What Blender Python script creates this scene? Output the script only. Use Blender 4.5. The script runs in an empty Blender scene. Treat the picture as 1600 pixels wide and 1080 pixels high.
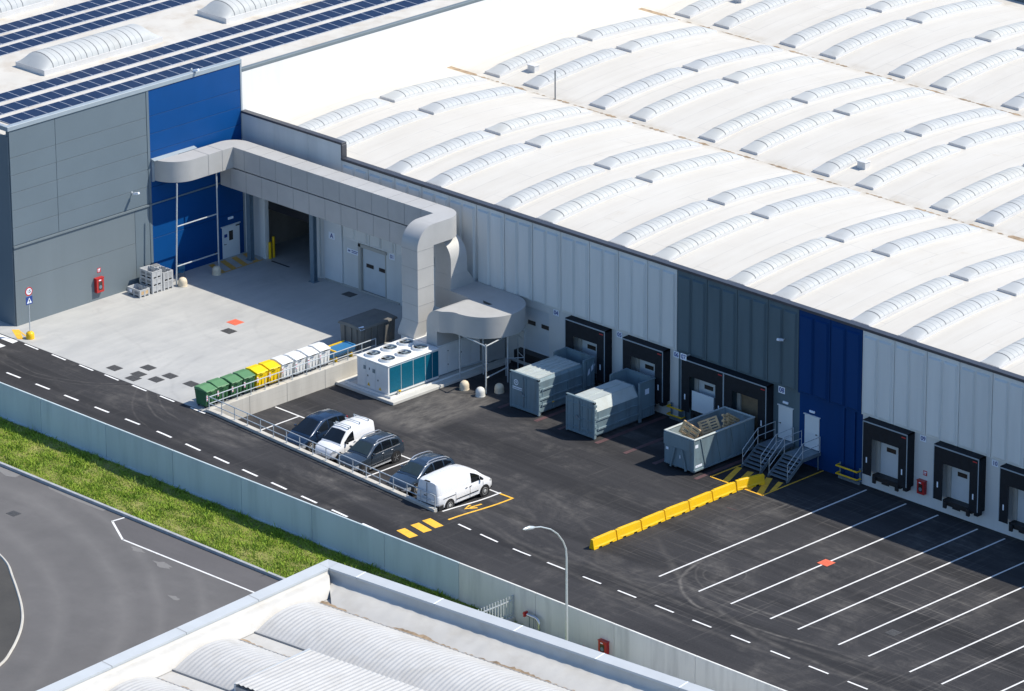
import bpy, bmesh, math, random
from mathutils import Vector, Matrix
random.seed(7)
SC = bpy.context.scene
COL = SC.collection
R_ = math.radians
# ------------------------------------------------------------------ camera, sky, sun, exposure
cam = bpy.data.cameras.new('camera'); camo = bpy.data.objects.new('camera', cam); COL.objects.link(camo)
AZ, PI_, RO = R_(135.02542385), R_(20.8153262), R_(-0.32144026)
f_ = Vector((math.cos(AZ)*math.cos(PI_), math.sin(AZ)*math.cos(PI_), -math.sin(PI_)))
r_ = f_.cross(Vector((0, 0, 1))).normalized(); u_ = r_.cross(f_)
r2 = math.cos(RO)*r_ + math.sin(RO)*u_; u2 = -math.sin(RO)*r_ + math.cos(RO)*u_
m3 = Matrix((r2, u2, -f_)).transposed()
camo.matrix_world = Matrix.Translation((236.30, -211.38, 114.72)) @ m3.to_4x4()
cam.sensor_width = 36.0; cam.lens = 7978.25/1600*36; cam.clip_start = 5; cam.clip_end = 4000
SC.camera = camo
SUNV = Vector((0.58, 0.52, 1.0)).normalized()
world = bpy.data.worlds.new('World'); SC.world = world; world.use_nodes = True
wn = world.node_tree.nodes; wl = world.node_tree.links
bg = wn['Background']; sky = wn.new('ShaderNodeTexSky'); sky.sky_type = 'NISHITA'; sky.sun_disc = False
sky.sun_elevation = math.asin(SUNV.z); sky.sun_rotation = math.atan2(SUNV.x, SUNV.y)
sky.altitude = 100; sky.air_density = 1.0; sky.dust_density = 0.7; sky.ozone_density = 1.4
tint = wn.new('ShaderNodeMixRGB'); tint.blend_type = 'MULTIPLY'; tint.inputs[0].default_value = 1.0; tint.inputs[2].default_value = (0.82, 1.0, 1.18, 1)
wl.new(sky.outputs[0], tint.inputs[1]); wl.new(tint.outputs[0], bg.inputs[0]); bg.inputs[1].default_value = 0.122
sl = bpy.data.lights.new('sun', 'SUN'); slo = bpy.data.objects.new('sun', sl); COL.objects.link(slo)
sl.energy = 4.6; sl.angle = R_(0.5); sl.color = (1.0, 0.925, 0.805)
slo.rotation_euler = SUNV.to_track_quat('Z', 'Y').to_euler(); slo.location = (40, 40, 120)
SC.view_settings.view_transform = 'Standard'; SC.view_settings.look = 'None'
SC.view_settings.exposure = 0.3; SC.view_settings.gamma = 1.0
SC.render.engine = 'CYCLES'

# ------------------------------------------------------------------ materials
class NT:
    def __init__(s, m): s.t = m.node_tree; s.n = s.t.nodes; s.l = s.t.links
    def new(s, ty, **k):
        n = s.n.new(ty)
        for a, b in k.items(): setattr(n, a, b)
        return n
    def put(s, sock, v):
        if isinstance(v, bpy.types.NodeSocket): s.l.new(v, sock)
        elif isinstance(v, (tuple, list)) and len(v) == 3 and sock.type == 'RGBA': sock.default_value = (*v, 1)
        else: sock.default_value = v
    def math(s, op, a, b=0.0, c=0.0, clamp=False):
        n = s.new('ShaderNodeMath', operation=op); n.use_clamp = clamp
        s.put(n.inputs[0], a); s.put(n.inputs[1], b); s.put(n.inputs[2], c); return n.outputs[0]
    def mix(s, f, a, b, bt='MIX'):
        n = s.new('ShaderNodeMixRGB', blend_type=bt); s.put(n.inputs[0], f); s.put(n.inputs[1], a); s.put(n.inputs[2], b); return n.outputs[0]
    def noise(s, vec, scale, detail=4, rough=.55, dist=0):
        n = s.new('ShaderNodeTexNoise'); s.put(n.inputs['Vector'], vec); n.inputs['Scale'].default_value = scale
        n.inputs['Detail'].default_value = detail; n.inputs['Roughness'].default_value = rough; n.inputs['Distortion'].default_value = dist
        return n.outputs['Fac']
    def ramp(s, f, lo, hi):
        n = s.new('ShaderNodeMapRange'); n.clamp = True; s.put(n.inputs[0], f); s.put(n.inputs[1], lo); s.put(n.inputs[2], hi); return n.outputs[0]
    def pos(s): return s.new('ShaderNodeNewGeometry').outputs['Position']
    def obj(s): return s.new('ShaderNodeTexCoord').outputs['Object']
    def scaled(s, v, sc, rz=0):
        n = s.new('ShaderNodeMapping'); s.put(n.inputs[0], v); n.inputs[3].default_value = sc; n.inputs[2].default_value = (0, 0, rz); return n.outputs[0]
    def bump(s, h, st, d=.02):
        n = s.new('ShaderNodeBump'); s.put(n.inputs['Height'], h); n.inputs['Strength'].default_value = st; n.inputs['Distance'].default_value = d; return n.outputs[0]
def base_mat(name):
    m = bpy.data.materials.new(name); m.use_nodes = True
    t = NT(m); return m, t, t.n['Principled BSDF']
def mul(c, k): return tuple(min(1, x*k) for x in c)
def pm(name, col, rough=.6, metal=0.0, var=.12, scale=1.5, dirt=None, dscale=.6, damt=.4, bump=0, bscale=30, streak=False, coat=0, spec=.5, world=False, tone=.035):
    m, t, b = base_mat(name)
    v = t.pos() if world else t.obj()
    vv = t.scaled(v, (1, 1, .12)) if streak else v
    n1 = t.noise(vv, scale, 5)
    c = t.mix(t.ramp(n1, .3, .7), mul(col, 1-var), mul(col, 1+var))
    rv = t.new('ShaderNodeObjectInfo').outputs['Random']
    c = t.mix(1.0, c, t.mix(rv, (1-tone,)*3, (1+tone,)*3), 'MULTIPLY')
    if dirt:
        n2 = t.noise(vv, dscale, 6, .65)
        c = t.mix(t.math('MULTIPLY', t.ramp(n2, .48, .72), damt), c, dirt)
    t.put(b.inputs['Base Color'], c)
    rr = t.math('ADD', t.math('MULTIPLY', t.noise(v, scale*3), .16), rough-.08)
    t.put(b.inputs['Roughness'], rr); b.inputs['Metallic'].default_value = metal
    b.inputs['Coat Weight'].default_value = coat; b.inputs['Coat Roughness'].default_value = .06
    b.inputs['Specular IOR Level'].default_value = spec
    if bump: t.put(b.inputs['Normal'], t.bump(t.noise(v, bscale, 4), bump))
    return m
M = {}
M['panel_grey'] = pm('grey sandwich panel', (.135, .175, .205), .5, 0, .035, .4, bump=.02, spec=.25)
M['panel_grey_low'] = pm('grey smooth panel', (.155, .19, .212), .5, 0, .045, .4, dirt=(.13, .16, .175), dscale=.5, damt=.4, streak=True, spec=.25)
M['panel_blue'] = pm('blue sandwich panel', (.002, .058, .215), .5, 0, .05, .5, spec=.2)
M['clad_light'] = pm('light grey precast', (.66, .68, .67), .62, 0, .05, .8, dirt=(.47, .50, .50), dscale=.5, damt=.4, streak=True, spec=.2)
M['clad_dark'] = pm('dark grey precast', (.095, .14, .165), .6, 0, .1, .8, dirt=(.08, .11, .13), damt=.4, streak=True, spec=.2)
M['clad_blue'] = pm('dark blue precast', (.004, .04, .15), .6, 0, .08, .8, dirt=(.01, .035, .11), damt=.4, streak=True, spec=.12)
M['wall_light'] = pm('light grey plaster', (.67, .69, .68), .65, 0, .05, .7, dirt=(.50, .52, .52), dscale=.4, damt=.4, streak=True, spec=.2)
M['coping_dark'] = pm('dark coping', (.06, .065, .08), .4, .3, .1)
M['coping_silver'] = pm('silver coping', (.29, .345, .385), .5, 0, .05)
M['roof_white'] = pm('white membrane', (.585, .58, .57), .6, 0, .03, .35, dirt=(.48, .44, .37), dscale=.22, damt=.3, bump=.05, bscale=3, world=True)
def roofmat():
    m, t, b = base_mat('white membrane'); p = t.pos()
    s = t.new('ShaderNodeSeparateXYZ'); t.l.new(p, s.inputs[0])
    a = t.noise(p, .3, 6, .6); st = t.noise(t.scaled(p, (1.3, .10, 1)), 1.0, 6, .65)
    c = t.mix(t.ramp(t.math('ADD', t.math('MULTIPLY', a, .4), t.math('MULTIPLY', st, .6)), .33, .66), (.54, .515, .462), (.605, .585, .535))
    lap = t.math('LESS_THAN', t.math('FRACT', t.math('MULTIPLY', s.outputs[0], 1/1.64)), .035)
    cross = t.math('LESS_THAN', t.math('FRACT', t.math('ADD', t.math('MULTIPLY', s.outputs[1], 1/9.36), t.math('MULTIPLY', t.math('FLOOR', t.math('MULTIPLY', s.outputs[0], 1/1.64)), .37))), .006)
    c = t.mix(t.math('MULTIPLY', t.math('MAXIMUM', lap, cross), t.ramp(t.noise(p, .5, 4), .3, .7)), c, (.45, .44, .41))
    spot = t.math('MULTIPLY', t.ramp(t.noise(t.scaled(p, (1, .5, 1)), .55, 8, .72, .5), .60, .76), t.ramp(t.noise(p, 2.2, 5, .7), .4, .65))
    c = t.mix(t.math('MULTIPLY', spot, .55), c, (.42, .35, .25))
    v = t.math('ABSOLUTE', t.math('SUBTRACT', t.math('FRACT', t.math('ADD', t.math('MULTIPLY', s.outputs[1], 1/18.72), .5)), .5))
    silt = t.math('MULTIPLY', t.math('SUBTRACT', 1.0, t.ramp(v, .008, .05)), t.ramp(t.noise(p, .8, 7, .7), .42, .68))
    c = t.mix(t.math('MULTIPLY', silt, .6), c, (.42, .36, .27))
    t.put(b.inputs['Base Color'], c); b.inputs['Roughness'].default_value = .6; b.inputs['Specular IOR Level'].default_value = .25
    t.put(b.inputs['Normal'], t.bump(t.noise(p, 1.2, 4), .10, .05))
    return m
M['roof_white'] = roofmat()
M['roof_cream'] = pm('cream membrane', (.555, .53, .475), .6, 0, .05, .5, dirt=(.37, .29, .20), dscale=.45, damt=.5, world=True)
M['white_wall'] = pm('white membrane wall', (.74, .735, .72), .55, 0, .03, .6, dirt=(.60, .59, .56), dscale=.5, damt=.35, streak=True, world=True)
M['gutter_dirt'] = pm('silt in the gutter', (.30, .22, .14), .85, 0, .4, 2.5, world=True)
M['white_metal'] = pm('white painted metal', (.74, .75, .74), .4, 0, .04, 1.5, dirt=(.55, .55, .52), damt=.25)
M['curb_metal'] = pm('white skylight curb', (.60, .60, .595), .5, 0, .04, 1.5, dirt=(.48, .46, .43), damt=.3)
M['poly'] = None
M['rib'] = pm('grey glazing bar', (.17, .18, .19), .85, 0, .1, spec=.05)
M['bar_light'] = pm('pale glazing bar', (.27, .295, .31), .85, 0, .1, spec=.05)
M['steel'] = pm('galvanised steel', (.50, .54, .56), .45, .3, .12, 4)
M['steel_dark'] = pm('dull galvanised steel', (.20, .25, .285), .5, .4, .15, 4)
M['steel_blue'] = pm('blue grey column paint', (.16, .23, .29), .45, .2, .1, 3)
M['duct'] = pm('light grey sheet metal', (.44, .44, .43), .5, .08, .04, .9, dirt=(.37, .37, .355), dscale=.7, damt=.4, spec=.3)
M['seam'] = pm('sheet metal seam', (.33, .335, .335), .5, .1, .05)
M['black_rubber'] = pm('black rubber', (.008, .011, .016), .65, 0, .25, 3, dirt=(.014, .018, .023), damt=.3, spec=.3)
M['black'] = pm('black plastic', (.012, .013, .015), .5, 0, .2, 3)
M['door_white'] = pm('white door', (.66, .70, .72), .45, 0, .04, .8)
M['door_grey'] = pm('grey door leaf', (.55, .60, .63), .5, 0, .05, .8)
M['frame_beige'] = pm('beige reveal', (.42, .42, .39), .6, 0, .05)
M['window_dark'] = pm('smoked pane', (.045, .035, .028), .15, 0, .2, 3)
M['sign_white'] = pm('white sign face', (.80, .86, .95), .4, 0, .02, tone=0)
M['sign_blue'] = pm('blue sign print', (.012, .05, .25), .4, 0, .03)
M['sign_red'] = pm('red sign print', (.5, .02, .025), .4, 0, .03)
M['sign_black'] = pm('black sign print', (.02, .02, .022), .4, 0, .03)
M['red'] = pm('red enamel', (.42, .018, .018), .35, 0, .1, 4)
M['yellow'] = pm('yellow plastic', (.82, .50, .004), .42, 0, .07, 3, dirt=(.5, .32, .03), dscale=1.4, damt=.45)
M['yellow_paint'] = pm('yellow road paint', (.84, .47, .04), .6, 0, .08, 5, dirt=(.3, .19, .06), dscale=2.2, damt=.4, world=True)
M['orange_paint'] = pm('worn orange road paint', (.66, .36, .05), .65, 0, .1, 5, dirt=(.34, .28, .2), dscale=2, damt=.45, world=True)
M['red_paint'] = pm('worn red road paint', (.095, .048, .052), .7, 0, .3, 3, dirt=(.042, .042, .043), dscale=1.5, damt=.9, world=True)
M['orange_cover'] = pm('orange cover paint', (.72, .15, .08), .6, 0, .08, 4)
M['white_paint'] = pm('white road paint', (.74, .74, .73), .6, 0, .07, 6, dirt=(.4, .4, .4), dscale=2.5, damt=.45, world=True)
M['iron'] = pm('cast iron', (.085, .085, .085), .6, .3, .3, 12, bump=.3, bscale=40)
M['conc_wall'] = pm('cast concrete', (.50, .48, .43), .8, 0, .08, 1.2, dirt=(.34, .32, .28), dscale=.8, damt=.4, streak=True, world=True)
def shutter_lines(m, sy, sz):
    t = NT(m); b = t.n['Principled BSDF']; src = b.inputs['Base Color'].links[0].from_socket
    s = t.new('ShaderNodeSeparateXYZ'); t.l.new(t.pos(), s.inputs[0])
    a = t.math('LESS_THAN', t.math('FRACT', t.math('MULTIPLY', s.outputs[1], 1/sy)), .012); c = t.math('LESS_THAN', t.math('FRACT', t.math('MULTIPLY', s.outputs[2], 1/sz)), .03)
    k = t.math('MULTIPLY', t.math('MAXIMUM', a, c), t.ramp(t.noise(t.pos(), .9, 4), .35, .6))
    t.put(b.inputs['Base Color'], t.mix(t.math('MULTIPLY', k, .5), src, (.27, .255, .225)))
shutter_lines(M['conc_wall'], 1.22, .42)
M['conc_slab'] = pm('concrete slab', (.55, .54, .50), .8, 0, .08, 1.2, dirt=(.4, .38, .34), damt=.3, world=True)
M['wall_blue'] = pm('blue grey precast concrete', (.47, .555, .58), .75, 0, .05, .5, dirt=(.30, .37, .39), dscale=.9, damt=.5, streak=True, world=True)
M['wall_grey'] = pm('grey precast concrete', (.68, .685, .65), .8, 0, .06, .7, dirt=(.38, .39, .375), dscale=1.3, damt=.55, streak=True, world=True)
M['bollard'] = pm('cream concrete', (.66, .57, .42), .75, 0, .1, 5, dirt=(.4, .34, .26), dscale=4, damt=.4)
M['bollard_white'] = pm('white concrete', (.62, .62, .58), .75, 0, .1, 5, dirt=(.4, .38, .32), dscale=4, damt=.4)
M['cement'] = pm('cement dust', (.19, .185, .18), .9, 0, .12, 3, dirt=(.13, .13, .13), dscale=3, damt=.8, world=True)
M['kerb'] = pm('kerb stone', (.34, .355, .37), .8, 0, .15, 2.5, world=True)
M['container'] = pm('blue grey container paint', (.175, .25, .29), .5, .1, .1, 1.2, dirt=(.11, .12, .115), dscale=1.7, damt=.6, streak=True)
M['container_lt'] = pm('pale container roof paint', (.44, .49, .485), .5, .1, .08, 1.2, dirt=(.36, .31, .22), dscale=1.0, damt=.35)
M['container_in'] = pm('scraped container inside', (.27, .34, .37), .6, .1, .15, 1.5, dirt=(.16, .13, .1), dscale=1.2, damt=.6)
M['wood'] = pm('pallet wood', (.56, .39, .21), .8, 0, .25, 4, dirt=(.32, .22, .12), dscale=2, damt=.55)
M['hall'] = pm('brown hall lining', (.30, .26, .22), .8, 0, .2, .5)
M['ply'] = pm('brown board', (.18, .135, .085), .7, 0, .15, 3)
M['skip_grey'] = pm('dark grey steel skip', (.155, .152, .14), .6, .05, .15, 1.2, dirt=(.2, .18, .15), damt=.4)
M['bin_green'] = pm('green bin plastic', (.035, .125, .05), .5, 0, .1, 3)
M['lid_green'] = pm('green lid plastic', (.10, .235, .105), .5, 0, .08, 3)
M['bin_yellow'] = pm('yellow bin plastic', (.84, .58, .0), .45, 0, .05, 3)
M['bin_white'] = pm('white bin plastic', (.72, .73, .72), .5, 0, .05, 3, dirt=(.5, .5, .47), damt=.3)
M['crate'] = pm('grey crate plastic', (.43, .445, .455), .55, 0, .1, 4)
M['crate_dark'] = pm('darker crate panel', (.20, .21, .22), .55, 0, .12, 5)
M['teal'] = pm('teal condenser coil', (.0, .12, .20), .45, .2, .1, 8)
M['chair_blue'] = pm('blue plastic', (.02, .15, .27), .45, 0, .08, 3)
M['tub_blue'] = pm('bright blue plastic', (.03, .17, .36), .45, 0, .08, 3)
M['tyre'] = pm('tyre rubber', (.014, .014, .015), .75, 0, .2, 6)
M['alloy'] = pm('alloy', (.5, .51, .52), .3, .7, .05)
M['hubcap'] = pm('steel hubcap', (.46, .46, .44), .4, .4, .08)
M['car_navy'] = pm('dark blue car paint', (.010, .026, .06), .2, .25, .05, 2, coat=1)
M['car_grey'] = pm('dark grey blue car paint', (.030, .044, .062), .22, .25, .05, 2, coat=1)
M['car_slate'] = pm('slate car paint', (.030, .052, .085), .22, .25, .05, 2, coat=1)
M['car_white'] = pm('white van paint', (.76, .77, .78), .28, 0, .02, 2, dirt=(.6, .6, .58), dscale=1.0, damt=.2, coat=.6)
M['chrome'] = pm('satin silver trim', (.62, .64, .66), .25, .7, .03)
M['tail'] = pm('red lamp lens', (.26, .008, .012), .25, 0, .05, coat=.4)
M['head'] = pm('clear lamp lens', (.55, .57, .58), .15, .2, .08, coat=.5)
M['plate'] = pm('number plate', (.7, .7, .68), .4, 0, .03)
M['bolt'] = pm('grey emblem plastic', (.3, .31, .32), .4, .3, .05)
M['sheet_metal'] = pm('corrugated aluminium', (.50, .495, .475), .45, .08, .06, 1.0, dirt=(.40, .38, .34), dscale=.8, damt=.45)
M['memb_grey'] = pm('grey white membrane', (.50, .49, .46), .6, 0, .06, .8, dirt=(.36, .33, .28), dscale=.7, damt=.4, bump=.25, bscale=5, world=True)
M['fg_coping'] = pm('pale blue metal coping', (.455, .485, .505), .5, 0, .04, .7, dirt=(.40, .42, .43), damt=.3)
M['lamp_pole'] = pm('lamp galvanised', (.56, .60, .60), .35, .4, .06, 3)
M['foil'] = pm('foil pipe lagging', (.62, .64, .68), .22, .85, .1, 6, bump=.4, bscale=30)
def glassmat(name, col, rough=.06):
    m, t, b = base_mat(name); v = t.obj()
    t.put(b.inputs['Base Color'], t.mix(t.noise(v, 1.2, 3), mul(col, .7), mul(col, 1.3)))
    b.inputs['Roughness'].default_value = rough; b.inputs['Coat Weight'].default_value = .6; b.inputs['Coat Roughness'].default_value = .03
    return m
M['carglass'] = glassmat('tinted car glass', (.006, .008, .010))
M['carglass_lt'] = glassmat('clear car windscreen', (.028, .042, .042))
def polymat():
    m, t, b = base_mat('opal polycarbonate'); v = t.obj()
    n = t.noise(t.scaled(v, (.4, 1.5, 1)), 1.6, 4)
    rv = t.new('ShaderNodeObjectInfo').outputs['Random']; gr = t.ramp(t.noise(v, .7, 6, .7), .5, .72)
    t.put(b.inputs['Base Color'], t.mix(1.0, t.mix(t.math('MULTIPLY', gr, .35), t.mix(n, (.455, .475, .48), (.53, .545, .545)), (.36, .35, .32)), t.mix(rv, (.88, .89, .90), (1.0, .99, .95)), 'MULTIPLY'))
    b.inputs['Roughness'].default_value = .55; b.inputs['Specular IOR Level'].default_value = .2
    return m
M['poly'] = polymat()
def solarmat():
    m, t, b = base_mat('photovoltaic cells'); v = t.obj()
    s = t.new('ShaderNodeSeparateXYZ'); t.l.new(v, s.inputs[0])
    gx = t.math('LESS_THAN', t.math('FRACT', t.math('MULTIPLY', s.outputs[0], 6.4)), .06)
    gy = t.math('LESS_THAN', t.math('FRACT', t.math('MULTIPLY', s.outputs[1], 6.4)), .06)
    g = t.math('MAXIMUM', gx, gy)
    c = t.mix(t.noise(v, 2.0, 3), (.007, .019, .058), (.013, .034, .085))
    t.put(b.inputs['Base Color'], t.mix(t.math('MULTIPLY', g, .3), c, (.10, .12, .19)))
    b.inputs['Roughness'].default_value = .55; b.inputs['Specular IOR Level'].default_value = .15
    return m
M['solar'] = solarmat()
M['solar_frame'] = pm('module frame', (.46, .50, .58), .5, .1, .05)
# marks left by tyres: (centre x, centre y, radius, width, angle from, angle to, strength)
def arc_mask(t, sx, sy, arcs, wob):
    tot = None
    for (cx, cy, r, w, a0, a1, st) in arcs:
        dx = t.math('SUBTRACT', sx, cx); dy = t.math('SUBTRACT', sy, cy)
        d = t.math('SQRT', t.math('ADD', t.math('MULTIPLY', dx, dx), t.math('MULTIPLY', dy, dy)))
        e = t.math('ABSOLUTE', t.math('SUBTRACT', t.math('ADD', d, wob), r))
        k = t.math('MULTIPLY', t.math('SUBTRACT', 1.0, t.ramp(e, 0.0, w)), st)
        a = t.math('ARCTAN2', dy, dx)
        k = t.math('MULTIPLY', k, t.math('MULTIPLY', t.ramp(a, a0, a0+min(.25, (a1-a0)*.3)), t.math('SUBTRACT', 1.0, t.ramp(a, a1-min(.25, (a1-a0)*.3), a1))))
        tot = k if tot is None else t.math('MAXIMUM', tot, k)
    return tot
def asphalt(name, dark, light, dust, dustamt, arcs=(), streak_scale=(.12, 1.6, 1), patch=.10, grain=.45, yard=False, rough_arcs=(.33, .62)):
    m, t, b = base_mat(name); p = t.pos()
    s = t.new('ShaderNodeSeparateXYZ'); t.l.new(p, s.inputs[0])
    big = t.noise(p, patch, 6, .6); st = t.noise(t.scaled(p, streak_scale), .9, 5, .6); fine = t.noise(p, 9, 3)
    c = t.mix(t.ramp(t.math('ADD', t.math('MULTIPLY', big, .55), t.math('MULTIPLY', st, .45)), .33, .67), dark, light)
    c = t.mix(t.math('MULTIPLY', t.ramp(fine, .35, .75), grain), c, mul(light, 1.35))
    dm = t.math('MULTIPLY', t.ramp(t.noise(p, .17, 8, .72, .6), .50, .74), t.ramp(t.noise(t.scaled(p, (.5, 1.5, 1), .2), 1.3, 6, .7), .36, .66))
    c = t.mix(t.math('MULTIPLY', dm, dustamt), c, dust)
    if yard:
        band = t.noise(t.scaled(p, (.03, .42, 1)), 1.0, 3, .5)
        c = t.mix(t.math('MULTIPLY', t.ramp(band, .50, .60), .5), c, mul(dark, .72))
        fx = t.ramp(t.noise(t.scaled(p, (.10, 5.0, 1), .05), 1.0, 5, .7), .55, .72); fy = t.ramp(t.noise(t.scaled(p, (4.0, .16, 1), -.12), 1.0, 5, .7), .56, .74)
        reg = t.math('MULTIPLY', t.ramp(s.outputs[0], 44, 56), t.ramp(s.outputs[1], -24, -19))
        k = t.math('MULTIPLY', t.math('ADD', t.math('MULTIPLY', fx, .75), t.math('MULTIPLY', fy, .7)), t.math('MULTIPLY', t.ramp(t.noise(p, .13, 6, .65), .38, .62), t.math('ADD', t.math('MULTIPLY', reg, .72), .28)))
        c = t.mix(k, c, dust)
        box = t.math('MULTIPLY', t.math('MULTIPLY', t.ramp(s.outputs[0], 24.6, 25.6), t.math('SUBTRACT', 1.0, t.ramp(s.outputs[0], 28.8, 29.8))), t.math('MULTIPLY', t.ramp(s.outputs[1], -13.3, -12.2), t.math('SUBTRACT', 1.0, t.ramp(s.outputs[1], -6.2, -5.0))))
        c = t.mix(t.math('MULTIPLY', box, t.ramp(t.noise(t.scaled(p, (1.6, .5, 1), .3), 1.5, 6, .7), .30, .70)), c, mul(dust, .75))
        seam = t.math('LESS_THAN', t.math('ABSOLUTE', t.math('SUBTRACT', t.math('ADD', s.outputs[1], t.math('MULTIPLY', t.noise(p, .6, 2), .1)), -20.75)), .03)
        c = t.mix(t.math('MULTIPLY', seam, .4), c, mul(dark, .5))
        drip = t.ramp(t.noise(p, 1.7, 3, .5), .70, .78)
        c = t.mix(t.math('MULTIPLY', drip, .5), c, mul(dark, .45))
    if arcs:
        wob = t.math('MULTIPLY', t.math('SUBTRACT', t.noise(p, .35, 2), .5), .5)
        am = t.math('MULTIPLY', arc_mask(t, s.outputs[0], s.outputs[1], arcs, wob), t.ramp(t.noise(p, 1.1 if yard else .35, 6 if yard else 3, .7), *rough_arcs))
        c = t.mix(am, c, dust)
    t.put(b.inputs['Base Color'], c)
    t.put(b.inputs['Roughness'], t.math('ADD', t.math('MULTIPLY', fine, .2), .72))
    b.inputs['Specular IOR Level'].default_value = .25
    t.put(b.inputs['Normal'], t.bump(t.noise(p, 26, 3), .25, .01))
    return m
arcs_yard = [(60.2, -14.6, 5.3, .17, -3.14, -1.45, .75), (60.2, 20, 39.95, .15, -1.58, -1.34, .75), (60, 25, 42.85, .16, -1.6, -1.38, .5), (57.2, -15.6, 1.2, .08, -3.1, 2.4, .35), (58.6, -14.2, 3.6, .10, -2.9, -1.3, .4),
             (70, 10, 31.0, .30, -2.3, -1.2, .35), (48, 0, 20.4, .25, -2.2, -.9, .25), (39, -30, 16, .3, .6, 2.2, .2), (60, 60, 80.2, .25, -1.8, -1.35, .3), (60, 60, 82.0, .25, -1.9, -1.3, .25)]
arcs_up = [(20, -16, 7.0, .10, -3.1, -1.6, .38), (20.3, -16, 7.9, .10, -3.1, -1.6, .30), (20.4, -15.5, 6.2, .10, -3.1, -1.6, .30), (21.2, -16.5, 9.0, .10, -3.0, -1.7, .22), (6.5, -16.5, 7.5, .09, -2.2, -.4, .30), (6.2, -15.9, 8.6, .09, -2.2, -.5, .25)]
M['asph_yard'] = asphalt('yard asphalt', (.0185, .019, .0215), (.043, .0425, .045), (.185, .175, .162), .70, arcs_yard + arcs_up, yard=True)
M['asph_road'] = asphalt('outer road asphalt', (.098, .096, .096), (.132, .128, .127), (.235, .228, .22), .22, [(17, -66, 30.5, .9, .2, 1.7, .38), (17, -66, 32.6, .5, .2, 1.7, .34), (17, -66, 27, .8, .3, 1.7, .32), (17, -66, 35, .5, .3, 1.6, .3), (17, -66, 24.5, .6, .3, 1.7, .28)], (.5, .5, 1), .06, .12, rough_arcs=(.15, .85))
M['asph_dark'] = asphalt('island asphalt', (.050, .049, .047), (.075, .073, .068), (.14, .13, .11), .3, (), (.5, .5, 1), .1, .2)
M['asph_bay'] = asphalt('parking bay asphalt', (.085, .082, .085), (.115, .111, .113), (.15, .14, .13), .3, (), (.3, 1, 1), .1, .2)
def apronmat():
    m, t, b = base_mat('power floated concrete'); p = t.pos()
    s = t.new('ShaderNodeSeparateXYZ'); t.l.new(p, s.inputs[0])
    a = t.noise(p, .22, 7, .62, .4); st = t.noise(t.scaled(p, (.9, .16, 1), .35), 1.4, 6, .65, .5)
    c = t.mix(t.ramp(t.math('ADD', t.math('MULTIPLY', a, .5), t.math('MULTIPLY', st, .5)), .34, .66), (.35, .355, .35), (.47, .47, .45))
    c = t.mix(t.math('MULTIPLY', t.ramp(t.noise(p, .5, 8, .7, 1), .56, .78), .5), c, (.26, .265, .265))
    wob = t.math('MULTIPLY', t.math('SUBTRACT', t.noise(p, .35, 2), .5), .5)
    am = t.math('MULTIPLY', arc_mask(t, s.outputs[0], s.outputs[1], [(20.4, -13.5, 8.2, .22, -3.1, -1.8, .32), (20.4, -13.5, 9.3, .22, -3.1, -1.9, .25), (3, -30, 14.5, .2, .4, 1.7, .16), (12, -2, 10.5, .2, -2.4, -1.0, .12), (14.5, -5, 5.5, .2, -3.1, -1.2, .14)], wob), t.ramp(t.noise(p, 1.2, 6, .7), .36, .62))
    c = t.mix(am, c, (.22, .22, .22))
    t.put(b.inputs['Base Color'], c); t.put(b.inputs['Roughness'], t.math('ADD', t.math('MULTIPLY', st, .3), .5))
    return m
M['apron'] = apronmat()
def grassmat(name, a, b_, c_):
    m, t, b = base_mat(name); p = t.pos()
    c = t.mix(t.ramp(t.noise(p, .9, 6, .7), .35, .65), a, b_)
    c = t.mix(t.ramp(t.noise(p, .42, 6, .7), .53, .74), c, c_)
    c = t.mix(t.math('MULTIPLY', t.noise(p, 17, 2), .5), c, mul(b_, 1.3))
    t.put(b.inputs['Base Color'], c); b.inputs['Roughness'].default_value = .7
    b.inputs['Specular IOR Level'].default_value = .2
    return m
M['grass'] = grassmat('grass blades', (.105, .205, .02), (.29, .40, .05), (.46, .44, .16))
M['soil'] = grassmat('grass ground', (.10, .13, .03), (.22, .22, .06), (.36, .31, .15))
M['land'] = pm('dry ground', (.22, .21, .17), .9, 0, .2, .1, world=True)

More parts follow.
